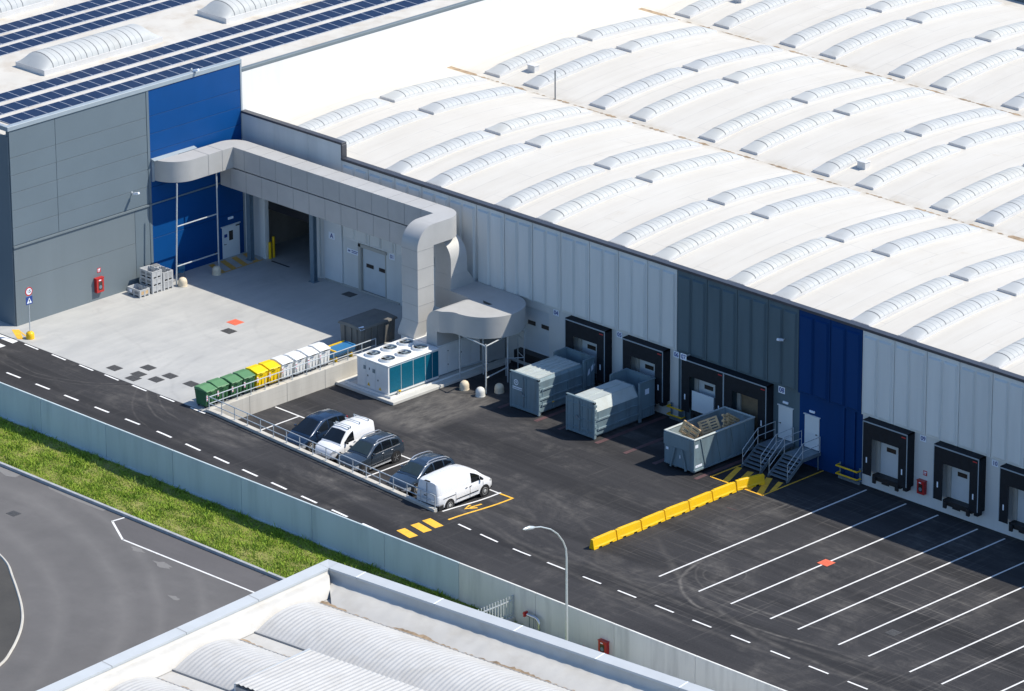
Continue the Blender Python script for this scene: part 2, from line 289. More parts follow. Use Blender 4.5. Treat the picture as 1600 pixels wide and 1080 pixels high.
# ------------------------------------------------------------------ helpers
KEEP = {'cells', 'grate', 'lettering', 'numerals', 'chevron', 'logo', 'gutter_silt', 'arrow', 'pictogram', 'mesh_side', 'paint_scrape', 'coping_joint', 'fan_blades', 'spokes', 'slats', 'hall_lining', 'grey_wall_panel', 'lower_wall_panel', 'blue_wall_panel', 'end_wall_panel', 'duct_run', 'riser', 'flange', 'roof_sheet', 'deck_board', 'plate'}
class MB:
    """collects shapes into one mesh"""
    def __init__(s): s.v = []; s.f = []
    def add(s, vs, fs):
        k = len(s.v); s.v += [tuple(v) for v in vs]; s.f += [tuple(i+k for i in f) for f in fs]; return s
    def box(s, x0, x1, y0, y1, z0, z1):
        return s.add([(x0, y0, z0), (x1, y0, z0), (x1, y1, z0), (x0, y1, z0), (x0, y0, z1), (x1, y0, z1), (x1, y1, z1), (x0, y1, z1)],
                     [(0, 3, 2, 1), (4, 5, 6, 7), (0, 1, 5, 4), (1, 2, 6, 5), (2, 3, 7, 6), (3, 0, 4, 7)])
    def rbox(s, c, size, mat):
        hx, hy, hz = [a/2 for a in size]; vs = []
        for z in (-hz, hz):
            for x, y in ((-hx, -hy), (hx, -hy), (hx, hy), (-hx, hy)): vs.append(Vector(c) + mat @ Vector((x, y, z)))
        return s.add(vs, [(0, 3, 2, 1), (4, 5, 6, 7), (0, 1, 5, 4), (1, 2, 6, 5), (2, 3, 7, 6), (3, 0, 4, 7)])
    def bar(s, a, b, w, h=None):
        a = Vector(a); b = Vector(b); d = b-a; q = d.to_track_quat('X', 'Z').to_matrix()
        return s.rbox((a+b)/2, (d.length, w, h or w), q)
    def prism(s, pts, h, axis='z', o=0.0):
        """extrude a 2d outline from o to o+h along axis"""
        n = len(pts); vs = []
        for k in (o, o+h):
            for a, b in pts:
                vs.append({'z': (a, b, k), 'y': (a, k, b), 'x': (k, a, b)}[axis])
        fs = [tuple(range(n))[::-1], tuple(range(n, 2*n))] + [(i, (i+1) % n, n+(i+1) % n, n+i) for i in range(n)]
        return s.add(vs, fs)
    def tube(s, pts, r, n=8, caps=True):
        pts = [Vector(p) for p in pts]; k0 = len(s.v); N = len(pts); rs = r if isinstance(r, (list, tuple)) else [r]*N
        up = Vector((0, 0, 1))
        for i, p in enumerate(pts):
            d = (pts[min(i+1, N-1)]-pts[max(i-1, 0)]).normalized()
            if abs(d.dot(up)) > .98: up = Vector((1, 0, 0)) if abs(d.x) < .9 else Vector((0, 1, 0))
            a = d.cross(up).normalized(); b = a.cross(d).normalized(); up = b
            for j in range(n):
                t = 2*math.pi*j/n; s.v.append(tuple(p+(a*math.cos(t)+b*math.sin(t))*rs[i]))
        for i in range(N-1):
            for j in range(n):
                s.f.append((k0+i*n+j, k0+i*n+(j+1) % n, k0+(i+1)*n+(j+1) % n, k0+(i+1)*n+j))
        if caps: s.f.append(tuple(k0+j for j in range(n))[::-1]); s.f.append(tuple(k0+(N-1)*n+j for j in range(n)))
        return s
    def lathe(s, prof, n=20, c=(0, 0, 0)):
        k0 = len(s.v)
        for r, z in prof:
            for j in range(n):
                t = 2*math.pi*j/n; s.v.append((c[0]+r*math.cos(t), c[1]+r*math.sin(t), c[2]+z))
        for i in range(len(prof)-1):
            for j in range(n): s.f.append((k0+i*n+j, k0+i*n+(j+1) % n, k0+(i+1)*n+(j+1) % n, k0+(i+1)*n+j))
        s.f.append(tuple(k0+j for j in range(n))[::-1]); s.f.append(tuple(k0+(len(prof)-1)*n+j for j in range(n)))
        return s
    def grid(s, fn, us, vs_):
        k0 = len(s.v); nv = len(vs_)
        for u in us:
            for v in vs_: s.v.append(tuple(fn(u, v)))
        for i in range(len(us)-1):
            for j in range(nv-1): s.f.append((k0+i*nv+j, k0+(i+1)*nv+j, k0+(i+1)*nv+j+1, k0+i*nv+j+1))
        return s
    def clusters(s):
        n = len(s.v); par = list(range(n))
        def fd(i):
            while par[i] != i: par[i] = par[par[i]]; i = par[i]
            return i
        for f in s.f:
            for i in f[1:]: par[fd(i)] = fd(f[0])
        isl = {}
        for fi, f in enumerate(s.f): isl.setdefault(fd(f[0]), []).append(fi)
        isl = list(isl.values())
        if len(isl) == 1 or len(isl) > 60: return None
        bb = []
        for g in isl:
            q = [s.v[i] for fi in g for i in s.f[fi]]; bb.append([(min(c)-.012, max(c)+.012) for c in zip(*q)])
        k = list(range(len(isl)))
        def f2(i):
            while k[i] != i: i = k[i]
            return i
        for i in range(len(isl)):
            for j in range(i):
                if all(bb[i][a][0] <= bb[j][a][1] and bb[j][a][0] <= bb[i][a][1] for a in range(3)): k[f2(i)] = f2(j)
        out = {}
        for i, g in enumerate(isl): out.setdefault(f2(i), []).extend(g)
        return list(out.values()) if len(out) > 1 else None
    def build(s, name, mat, parent=None, smooth=False, bevel=0.0, seg=1, sharp=35, loc=None, fix=True):
        if parent is not None and name not in KEEP:
            cl = s.clusters()
            if cl:
                o = None
                for g in cl:
                    m = MB(); mp = {}
                    for fi in g:
                        m.f.append(tuple(mp.setdefault(i, len(mp)) for i in s.f[fi]))
                    m.v = [None]*len(mp)
                    for i, j in mp.items(): m.v[j] = s.v[i]
                    o = m._build(name, mat, parent, smooth, bevel, seg, sharp, loc, fix)
                return o
        return s._build(name, mat, parent, smooth, bevel, seg, sharp, loc, fix)
    def _build(s, name, mat, parent=None, smooth=False, bevel=0.0, seg=1, sharp=35, loc=None, fix=True):
        me = bpy.data.meshes.new(name); me.from_pydata(s.v, [], s.f)
        if fix:
            bm = bmesh.new(); bm.from_mesh(me); bmesh.ops.recalc_face_normals(bm, faces=bm.faces); bm.to_mesh(me); bm.free()
        me.materials.append(M[mat] if isinstance(mat, str) else mat)
        if smooth:
            for p in me.polygons: p.use_smooth = True
            if sharp: me.set_sharp_from_angle(angle=R_(sharp))
        me.update()
        o = bpy.data.objects.new(name, me); COL.objects.link(o)
        if parent: o.parent = parent
        if loc: o.location = loc
        if bevel:
            b = o.modifiers.new('bevel', 'BEVEL'); b.width = bevel; b.segments = seg; b.limit_method = 'ANGLE'; b.angle_limit = R_(40)
        return o
def bx(*a): return MB().box(*a)
def tag(o, label=None, cat=None, group=None, kind=None):
    if label: o['label'] = label
    if cat: o['category'] = cat
    if group: o['group'] = group
    if kind: o['kind'] = kind
    return o
def thing(name, label, cat, loc=(0, 0, 0), rz=0.0, group=None):
    o = bpy.data.objects.new(name, None); COL.objects.link(o); o.location = loc; o.rotation_euler = (0, 0, rz); o.empty_display_size = .3
    return tag(o, label, cat, group)
def struct(o): o['kind'] = 'structure'; return o
KIDS = {}
def kids(o): return [c for c in o.children]
def dup(root, loc, rz=None, label=None, group=None):
    def cp(o, par):
        c = o.copy(); COL.objects.link(c); c.parent = par
        for ch in list(o.children): cp(ch, c)
        return c
    src = list(root.children)
    r = root.copy(); COL.objects.link(r); r.location = loc
    if rz is not None: r.rotation_euler = (0, 0, rz)
    for ch in src: cp(ch, r)
    if label: r['label'] = label
    if group: r['group'] = group
    return r
def text_mesh(name, txt, size, mat, parent, matrix, depth=.006):
    cu = bpy.data.curves.new(name, 'FONT'); cu.body = txt; cu.size = size; cu.align_x = 'CENTER'; cu.align_y = 'CENTER'; cu.extrude = depth/2; cu.offset = size*.022
    t = bpy.data.objects.new(name+'_tmp', cu); COL.objects.link(t)
    dg = bpy.context.evaluated_depsgraph_get(); me = bpy.data.meshes.new_from_object(t.evaluated_get(dg))
    bpy.data.objects.remove(t); bpy.data.curves.remove(cu)
    me.transform(matrix); me.materials.clear(); me.materials.append(M[mat]); me.name = name
    o = bpy.data.objects.new(name, me); COL.objects.link(o); o.parent = parent; return o
FACE_S = Matrix(((1, 0, 0, 0), (0, 0, -1, 0), (0, 1, 0, 0), (0, 0, 0, 1)))           # text reading on a wall that faces -y
FACE_E = Matrix(((0, 0, 1, 0), (1, 0, 0, 0), (0, 1, 0, 0), (0, 0, 0, 1)))            # ... that faces +x
def lin(a, b, n): return [a+(b-a)*i/(n-1) for i in range(n)]
def clampf(x, a=0.0, b=1.0): return max(a, min(b, x))
def sstep(x, a, b):
    t = clampf((x-a)/(b-a)); return t*t*(3-2*t)
# ------------------------------------------------------------------ the setting: ground, roads, markings
ZA = 1.1
def rampz(x):
    if x <= 20.2: return ZA
    if x <= 39.3: return ZA-(x-20.2)*.0435
    z0 = ZA-19.1*.0435
    return z0*(1-sstep(x, 38.6, 47))
def gz(x, y):
    """height of the tarmac"""
    r = rampz(x)
    if x < 39.4: return r if y < -20.9 else (ZA if x < 19.6 else 0.0)
    return r*(1-sstep(y, -21.4, -16.5))
struct(MB().add([(-1500, -1500, -.35), (1500, -1500, -.35), (1500, 1500, -.35), (-1500, 1500, -.35)], [(0, 1, 2, 3)]).build('ground', 'land'))
us = [-75, -40, -20, 0, 10, 19, 19.7]+[19.7+.6*i for i in range(1, 33)]+[39.4]+[40+.6*i for i in range(14)]+[49, 55, 65, 80, 100, 140]
us = sorted(set(round(u, 3) for u in us))
vs = [-28.6, -27, -25, -23, -21.4, -21.0]
rd = MB().grid(lambda x, y: (x, y, gz(x, y)), us, vs)
us2 = [u for u in us if u >= 39.4]; vs2 = [-21.0, -20.8]+[-20.4+.6*i for i in range(8)]+[-14, -8, .3]
rd.grid(lambda x, y: (x, y, gz(x, y)), us2, vs2)
rd.grid(lambda x, y: (x, y, 0.0), [19.7, 25, 30, 35, 39.4], [-20.95, -18, -12, -6, .3])
struct(rd.build('yard_and_road', 'asph_yard', smooth=True, sharp=20))
struct(MB().box(-1, 19.62, -21.12, .2, .3, ZA+.012).build('concrete_apron', 'apron'))
struct(MB().add([(-60, -21.0, ZA+.006), (-.5, -21.0, ZA+.006), (-.5, -19.6, ZA+.006), (-60, -19.6, ZA+.006)], [(0, 1, 2, 3)]).build('pavement', 'apron'))
# painted markings
def ribbon(mb, a, b, w, lift=.010, n=None, zf=None):
    (x0, y0), (x1, y1) = a, b; L = math.hypot(x1-x0, y1-y0); n = n or max(2, int(L/.6)+1)
    nx, ny = -(y1-y0)/L*w/2, (x1-x0)/L*w/2; zf = zf or gz
    k = len(mb.v)
    for i in range(n):
        t = i/(n-1); x = x0+(x1-x0)*t; y = y0+(y1-y0)*t
        for s in (1, -1): mb.v.append((x+s*nx, y+s*ny, zf(x+s*nx, y+s*ny)+lift))
    for i in range(n-1): mb.f.append((k+2*i, k+2*i+1, k+2*i+3, k+2*i+2))
    return mb
def quad(mb, pts, lift=.012, zf=None):
    zf = zf or gz; k = len(mb.v)
    for x, y in pts: mb.v.append((x, y, zf(x, y)+lift))
    mb.f.append(tuple(range(k, k+len(pts)))); return mb
mk = MB()
for x in [3.43, 6.07, 8.68, 11.08, 13.67, 16.24, 19.04]: ribbon(mk, (x-.68, -21.26), (x+.68, -21.30), .13)
for x in [-2.1, .7, 3.6, 6.43, 9.21, 11.92, 14.76, 17.58, 20.46, 23.05, 25.58, 28.08, 30.6, 33.19, 35.78, 38.35]: ribbon(mk, (x-.66, -25.25), (x+.66, -25.25), .15)
for x in [42.01, 44.03, 46.72, 49.5, 52.36, 55.13, 58.04, 60.92, 63.85, 66.81, 69.64, 72.47, 75.3, 78.2]:
    y = -21.21-(x-42)*.012; h = .52 if x < 43 else .72; ribbon(mk, (x-h, y+.005), (x+h, y-.012), .12)
quad(mk, [(-.9, -21.25), (2.07, -21.21), (2.13, -21.72), (-.9, -21.7)]); quad(mk, [(-.9, -22.15), (1.56, -22.28), (2.15, -22.3), (2.13, -22.75), (-.9, -22.75)])
struct(mk.build('white_lane_markings', 'white_paint', fix=False))
pk = MB()
for x0, x1 in [(54.72, 54.66), (57.76, 57.72), (60.22, 60.17), (63.18, 63.16), (65.24, 65.2), (68.21, 68.2), (70.39, 70.4), (73.34, 73.4), (75.6, 75.6), (78.5, 78.5)]:
    ribbon(pk, (x0, -18.32), (x1, -.5), .12)
for x in (22.1, 24.6, 27.1, 29.6, 32.1, 34.6, 37.1, 39.55): ribbon(pk, (x, -20.6), (x, -15.8), .12, lift=.012)
ribbon(pk, (19.9, -15.72), (39.6, -15.95), .12, lift=.016)
struct(pk.build('white_bay_lines', 'white_paint', fix=False))
ym = MB()
ribbon(ym, (40.66, -21.2), (40.66, -15.95), .14); ribbon(ym, (39.62, -15.95), (40.74, -15.95), .14, lift=.02)
for y in (-24.17, -23.05, -22.12): quad(ym, [(39.72, y-.30), (39.80, y+.3), (41.08, y+.12), (41.0, y-.48)])
# arrow pointing to the road
quad(ym, [(40.0, -18.85), (40.0, -17.9), (40.14, -17.9), (40.14, -18.85)]); quad(ym, [(40.07, -19.35), (40.42, -18.55), (40.28, -18.5), (40.0, -19.15)]); quad(ym, [(40.07, -19.35), (40.0, -19.1), (39.82, -18.5), (39.7, -18.58)])
# hatched box in front of the stairs
for a, b in [((46.72, -5.38), (50.88, -5.42)), ((50.86, -5.45), (50.86, -.05)), ((46.72, -5.42), (46.74, -2.7))]: ribbon(ym, a, b, .11)
for q in ([(47.62, -5.36), (48.07, -5.36), (47.12, -3.08), (46.79, -3.19)], [(48.5, -5.38), (48.95, -5.38), (48.08, -3.11), (47.7, -3.23)], [(49.38, -5.38), (49.85, -5.38), (48.95, -3.05), (48.5, -3.1)], [(50.38, -5.38), (50.8, -5.30), (49.53, -3.06), (49.15, -3.2)], [(50.78, -4.75), (50.80, -4.1), (50.42, -3.1), (50.1, -3.2)]): quad(ym, q)
struct(ym.build('yellow_markings', 'yellow_paint', fix=False))
om = MB(); za = lambda x, y: ZA+.012
ribbon(om, (2.0, -3.95), (1.98, -.3), .12, zf=za)
for y in (-4.05, -3.05, -2.05, -1.05): quad(om, [(.25, y+.5), (.25, y+.95), (1.95, y+.45), (1.95, y)], zf=za, lift=.008)
struct(om.build('orange_hatching', 'orange_paint', fix=False))
ye = MB(); quad(ye, [(.2, -20.2), (1.75, -21.02), (2.1, -20.8), (.55, -19.85)], zf=za, lift=.008); ribbon(ye, (.5, -19.95), (2.1, -20.4), .1, zf=za, lift=.012)
struct(ye.build('yellow_apron_marking', 'yellow_paint', fix=False))
rm = MB()
for x, w in ((29.85, .3), (33.0, .32), (34.95, .25), (38.15, .34), (40.5, .3), (42.9, .34), (46.3, .3)): ribbon(rm, (x, -6.3), (x, -.2), w)
struct(rm.build('red_guide_strips', 'red_paint', fix=False))
struct(ribbon(ribbon(MB(), (48.3, -7.9), (48.9, -7.9), .06), (50.6, -8.2), (51.4, -8.1), .05).build('worn_red_dashes', 'red_paint', fix=False))
# land outside the wall
def oz(x, y):
    if y > -33.4: return .02+.10*sstep(y, -33.4, -31)+.05*math.sin(x*.6)*math.sin(y*1.3)
    return 0.0
struct(MB().grid(lambda x, y: (x, y, oz(x, y)), [-60, -40]+[-20+2*i for i in range(37)], lin(-33.4, -28.6, 9)).build('verge_soil', 'soil', smooth=True))
struct(MB().add([(-400, -400, -.02), (400, -400, -.02), (400, -33.5, -.02), (-400, -33.5, -.02)], [(0, 1, 2, 3)]).build('outer_road', 'asph_road'))
struct(MB().add([(52, -33.5, .03), (200, -33.5, .03), (200, -28.6, .03), (52, -28.6, .03)], [(0, 1, 2, 3)]).build('concrete_path', 'conc_slab'))
kb = MB()
for i in range(60): kb.box(-20+i*1.2, -18.81+i*1.2, -33.62, -33.42, -.1, .16)
struct(kb.build('kerb', 'kerb', bevel=.015))
struct(quad(MB(), [(26.5, -33.65), (26.4, -34.5), (29.0, -35.9), (60, -35.6), (60, -33.65)], zf=lambda x, y: -.016, lift=0).build('parking_bay_surface', 'asph_bay', fix=False))
ol = MB(); zo = lambda x, y: -.012
for a, b in (((26.5, -33.7), (26.4, -34.6)), ((26.4, -34.55), (28.95, -35.95)), ((28.9, -35.92), (46, -35.70))): ribbon(ol, a, b, .13, zf=zo, lift=0)
struct(ol.build('outer_bay_line', 'white_paint', fix=False))
def spline(P, n=5):
    out = []
    for i in range(len(P)-1):
        p0 = P[max(0, i-1)]; p1 = P[i]; p2 = P[i+1]; p3 = P[min(len(P)-1, i+2)]
        for k in range(n):
            t = k/n; out.append(tuple(.5*(2*p1[a]+(p2[a]-p0[a])*t+(2*p0[a]-5*p1[a]+4*p2[a]-p3[a])*t*t+(3*p1[a]-p0[a]-3*p2[a]+p3[a])*t**3) for a in (0, 1)))
    return out+[P[-1]]
edge = spline([(18, -41.2), (22.5, -41.6), (26.29, -42.6), (28.6, -43.9), (31.12, -45.5), (32.6, -46.55), (33.8, -47.55), (35.02, -48.8), (36.38, -50.5), (37.42, -52.2), (38.4, -55.5), (38.6, -62)])
isl = edge+[(36, -75), (0, -75), (0, -45)]
struct(quad(MB(), isl, zf=lambda x, y: .02, lift=0).build('traffic_island', 'asph_dark', fix=False))
ik = MB()
ik.tube([(x, y, .015) for x, y in edge], .085, 6)
struct(ik.build('island_kerb', 'conc_wall', smooth=True))
struct(MB().tube([(14.2, -33.95, -.01), (17, -33.9, -.01), (19, -34.3, -.01)], .01).build('kerb_crack', 'conc_wall')) if 0 else None
sp_ = MB()
for cx, cy, r, sd in ((33.3, -36.75, .55, 1), (30.6, -36.3, .42, 2), (37.3, -39.4, .35, 3)):
    q = random.Random(sd); quad(sp_, [(cx+r*(1.5 if abs(math.cos(k*.7)) > .5 else .8)*math.cos(k*.628)*q.uniform(.6, 1.2), cy+r*.6*math.sin(k*.628)*q.uniform(.6, 1.2)) for k in range(10)], zf=lambda x, y: -.014, lift=0)
struct(sp_.build('cement_stain', 'cement', fix=False))
struct(quad(MB(), [(19.5, -33.66), (24.9, -33.66), (24.8, -33.95), (22, -34.0), (20, -33.9)], zf=lambda x, y: -.014, lift=0).build('sandy_edge', 'cement', fix=False))
struct(quad(MB(), [(10, -33.65), (17.1, -33.66), (17.2, -34.15), (16.6, -34.4), (15.4, -34.1), (13, -34.6), (10, -35.2)], zf=lambda x, y: -.015, lift=0).build('sandy_edge', 'cement', fix=False))
def make_grass():
    rnd = random.Random(3); mb = MB(); V = mb.v; F = mb.f
    for _ in range(105000):
        x = rnd.uniform(2, 62); y = rnd.uniform(-33.35, -28.82)
        cl = math.sin(x*1.7+math.sin(y*2.1)*2)*math.sin(y*2.9+x*.6)+rnd.uniform(-.8, .8)
        if cl < -.95: continue
        h = (.06+.10*max(0, cl))*rnd.uniform(.5, 1.7)*(1.6 if rnd.random() < .04 else 1); a = rnd.uniform(0, 6.283); w = rnd.uniform(.014, .034)
        dx, dy = math.cos(a)*w, math.sin(a)*w; lx, ly = rnd.gauss(0, .5)*h, rnd.gauss(0, .5)*h; z = oz(x, y)-.01; k = len(V)
        V.extend([(x-dx, y-dy, z), (x+dx, y+dy, z), (x+lx*.5+dx*.7, y+ly*.5+dy*.7, z+h*.65), (x+lx, y+ly, z+h)]); F.extend([(k, k+1, k+2), (k, k+2, k+3)])
    return mb
tag(make_grass().build('grass', 'grass', fix=False), 'sunlit uneven green grass on the verge between the concrete wall and the kerb', 'grass', kind='stuff')

# ------------------------------------------------------------------ outer boundary wall
ow = thing('boundary_wall', 'long bluish grey precast concrete wall in panels along the access road', 'wall', (0, -28.75, 0))
x = 43.2-6.0*13
while x < 118:
    lt = x > 49.0
    zt = 2.40
    o = MB().box(x+.012, x+5.988, 0, .12, -.3, zt).build('wall_panel', 'wall_grey' if lt else 'wall_blue', ow, bevel=.012)
    x += 6.0
bx(-35, 49.1, -.07, -.002, -.3, .22).build('plinth', 'wall_blue', ow); bx(49.2, 115, -.10, -.002, -.3, .10).build('plinth', 'conc_slab', ow)

# ------------------------------------------------------------------ low walls of the sunken car park
lw = thing('ramp_wall', 'low pale concrete wall sloping down beside the parked cars, railing on top', 'wall', (0, -20.9, 0))
pts = lambda x: rampz(x)+.17
wm = MB()
xs = [19.5+.9*i for i in range(23)]; xs[-1] = 39.32
k = len(wm.v)
for xx in xs:
    for (y, z) in ((-.16, -.1), (.16, -.1), (.16, pts(xx)), (-.16, pts(xx))): wm.v.append((xx, y, z))
for i in range(len(xs)-1):
    for j in range(4): wm.f.append((k+4*i+j, k+4*i+(j+1) % 4, k+4*i+4+(j+1) % 4, k+4*i+4+j))
wm.f.append((k, k+1, k+2, k+3)); n = k+4*(len(xs)-1); wm.f.append((n+3, n+2, n+1, n))
wm.build('wall_body', 'conc_wall', lw, bevel=.015)
aw = thing('apron_retaining_wall', 'board marked concrete retaining wall below the row of bins', 'wall', (19.62, 0, 0))
yy = [-20.72, -17.7, -14.6, -11.4, -6.75]
for a, b in zip(yy[:-1], yy[1:]): bx(-.14, .16, a+.006, b-.006, -.1, 1.24).build('wall_section', 'conc_wall', aw, bevel=.012)
bx(-.14, .16, -6.74, .1, -.1, ZA+.01).build('wall_section', 'conc_wall', aw)
def railing(name, label, P, posts_h, parent_loc=(0, 0, 0), mid=.45, r=.030):
    t = thing(name, label, 'railing', P[0])
    o = Vector(P[0]); Q = [Vector(p)-o for p in P]
    for q in Q: MB().tube([q, q+Vector((0, 0, posts_h))], r, 6).box(q.x-.07, q.x+.07, q.y-.05, q.y+.05, q.z-.005, q.z+.012).build('post', 'steel', t, smooth=True)
    MB().tube([q+Vector((0, 0, posts_h)) for q in Q], r*1.1, 8).build('top_rail', 'steel', t, smooth=True)
    MB().tube([q+Vector((0, 0, posts_h*mid)) for q in Q], r, 8).build('mid_rail', 'steel', t, smooth=True)
    return t
railing('railing', 'steel tube railing descending with the ramp in front of the parked cars', [(x, -20.9, pts(x)) for x in [19.66+1.15*i for i in range(18)]][:17]+[(39.25, -20.9, pts(39.25))], .80)
railing('railing', 'level steel tube railing on the retaining wall in front of the bins', [(19.62, y, 1.24) for y in (-20.86, -19.73, -18.56, -17.43, -16.27, -15.15, -14.0, -12.79, -11.65, -10.5, -9.3, -8.1, -6.9)], .78)

# ------------------------------------------------------------------ the tall building with the solar roof
tb = thing('tall_warehouse', 'tall grey and blue panelled warehouse with solar panels on its roof', 'building', (0, 0, 0))
ZT = 13.68
MB().box(-70, -.06, -19.6, 90, 0, ZT-.15).box(-.3, -.06, -19.6, -.02, ZT-.15, 14.1).build('wall_core', 'panel_grey', tb)
def hpanels(mb, y0, y1, zs, gap=.012, x0=-.055, x1=0.0):
    for a, b in zip(zs[:-1], zs[1:]): mb.box(x0, x1, y0+gap, y1-gap, a+gap, b-gap)
    return mb
zup = [6.5+1.165*i for i in range(7)]; zup[-1] = 14.1
for y0, y1 in ((-19.6, -15.85), (-15.85, -8.25)): hpanels(MB(), y0, y1, zup).build('grey_wall_panel', 'panel_grey', tb, bevel=.006)
for y0, y1 in ((-19.6, -9.5),): hpanels(MB(), y0, y1, [ZA-.2, 4.1, 6.32]).build('lower_wall_panel', 'panel_grey_low', tb, bevel=.006)
hpanels(MB(), -9.5, -8.25, [ZA-.2, 6.32]).build('lower_wall_panel', 'panel_grey', tb, bevel=.006)
zb = [ZA-.2, 4.05, 6.32, 7.55, 8.75, 9.95, 11.15, 12.35, 14.1]
hpanels(MB(), -8.05, -.15, zb, x1=.012).build('blue_wall_panel', 'panel_blue', tb, bevel=.006)
bx(-.055, .03, -8.25, -8.05, ZA-.2, 14.1).build('cover_strip', 'panel_grey', tb); bx(-.055, .04, -.15, -.02, ZA-.2, 14.1).build('corner_trim', 'coping_silver', tb)
bx(-.05, .10, -19.62, -8.07, 6.36, 6.47).build('silver_band', 'panel_grey_low', tb)
bx(-.05, .06, -8.05, -.15, 6.36, 6.45).build('dark_band', 'steel_blue', tb)
hp = MB()
for a, b in zip([-70, -58, -46, -34, -22, -11, 0][:-1], [-70, -58, -46, -34, -22, -11, 0][1:]): hp.box(a+.01, b-.01-(.07 if b == 0 else 0), -19.66, -19.605, ZA-.2, 13.75)
hp.build('end_wall_panel', 'panel_grey', tb)
cp = MB().box(-.32, .07, -19.75, -.02, 14.12, 14.42).box(-70, -.32, -19.75, -19.45, 14.12, 14.42); cp.build('roof_coping', 'coping_silver', tb, bevel=.02)
bx(-69.9, -.31, -19.4, 90, ZT-.14, ZT-.0).build('roof', 'roof_cream', tb)
bx(-.305, .04, 0, 90, 13.50, 13.72).build('roof_coping', 'panel_grey_low', tb, bevel=.02)
bx(-.06, .02, .0, 90, 8.5, 13.495).build('membrane_wall', 'white_wall', tb)
# fire door in the blue wall
def fire_door(parent, y0, y1, z0, z1):
    d = bx(.014, .075, y0, y1, z0, z1).build('fire_door', 'door_white', parent, bevel=.012)
    bx(.012, .095, y0-.10, y1+.08, z1, z1+.06).build('door_head', 'door_white', d)
    bx(.076, .084, y0+.55, y0+.9, z1-1.0, z1-.35).build('pane', 'window_dark', d)
    bx(.076, .084, y0+.14, y0+.40, z1-.72, z1-.5).build('notice', 'sign_blue', d)
    MB().box(.076, .14, y0+.12, y0+.15, z0+.95, z0+1.0).box(.12, .14, y0+.12, y0+.27, z0+.96, z0+.99).build('handle', 'black', d)
    bx(.076, .13, y1-.35, y1-.03, z1-.12, z1-.05).build('door_closer', 'black', d)
    return d
fire_door(tb, -2.08, -.58, ZA+.02, 3.28)
bx(.012, .10, -1.55, -1.1, 3.72, 3.88).build('emergency_lamp', 'sign_white', tb, bevel=.02)
bx(.012, .05, -2.75, -2.6, 1.55, 1.75).build('socket_box', 'black', tb, bevel=.01)
# solar rows: each row is one mounted rack of modules
def solar_row(label, x0, x1, ya, n, z, tilt=.03):
    t = thing('solar_panel_row', label, 'solar panels', ((x0+x1)/2, ya, z), 0, 'rows of solar panels on the cream roof')
    w = x1-x0
    bx(-w/2+.25, -w/2+.31, 0, n*1.02, -.08, -.05).build('rail', 'steel', t); bx(w/2-.31, w/2-.25, 0, n*1.02, -.08, -.055).build('rail', 'steel', t)
    ms = mf = None
    for i in range(n):
        if ms is None:
            f = MB().add([(-w/2, .01, 0), (w/2, .01, -tilt), (w/2, 1.0, -tilt), (-w/2, 1.0, 0), (-w/2, .01, -.04), (w/2, .01, -tilt-.04), (w/2, 1.0, -tilt-.04), (-w/2, 1.0, -.04)], [(0, 1, 2, 3), (4, 7, 6, 5), (0, 4, 5, 1), (1, 5, 6, 2), (2, 6, 7, 3), (3, 7, 4, 0)])
            mf = f.build('solar_module', 'solar_frame', t)
            g = w/2-.022; s = -tilt/w
            zz_ = lambda x: -tilt/2+s*x+.003
            ms = MB().add([(-g, .03, zz_(-g)), (g, .03, zz_(g)), (g, .98, zz_(g)), (-g, .98, zz_(-g))], [(0, 1, 2, 3)]).build('cells', 'solar', mf, fix=False)
        else:
            a = mf.copy(); COL.objects.link(a); a.parent = t; a.location = (0, i*1.02, 0)
            b = ms.copy(); COL.objects.link(b); b.parent = a
    return t
nm = ['along the roof edge above the blue wall', 'second from the roof edge above the blue wall', 'third from the roof edge, beside the big skylights']
for (x0, x1), l in zip(((-3.24, -1.92), (-5.20, -3.84), (-7.16, -5.86)), nm): solar_row('row of dark blue solar panels '+l, x0, x1, -17.85, 46, 13.76)
nm = ['beyond the big skylights, nearest to them', 'beyond the big skylights, middle of three', 'beyond the big skylights, farthest of three']
for (x0, x1), l in zip(((-14.75, -13.42), (-16.65, -15.3), (-18.55, -17.2)), nm): solar_row('row of dark blue solar panels '+l, x0, x1, -13.5, 40, 13.76)
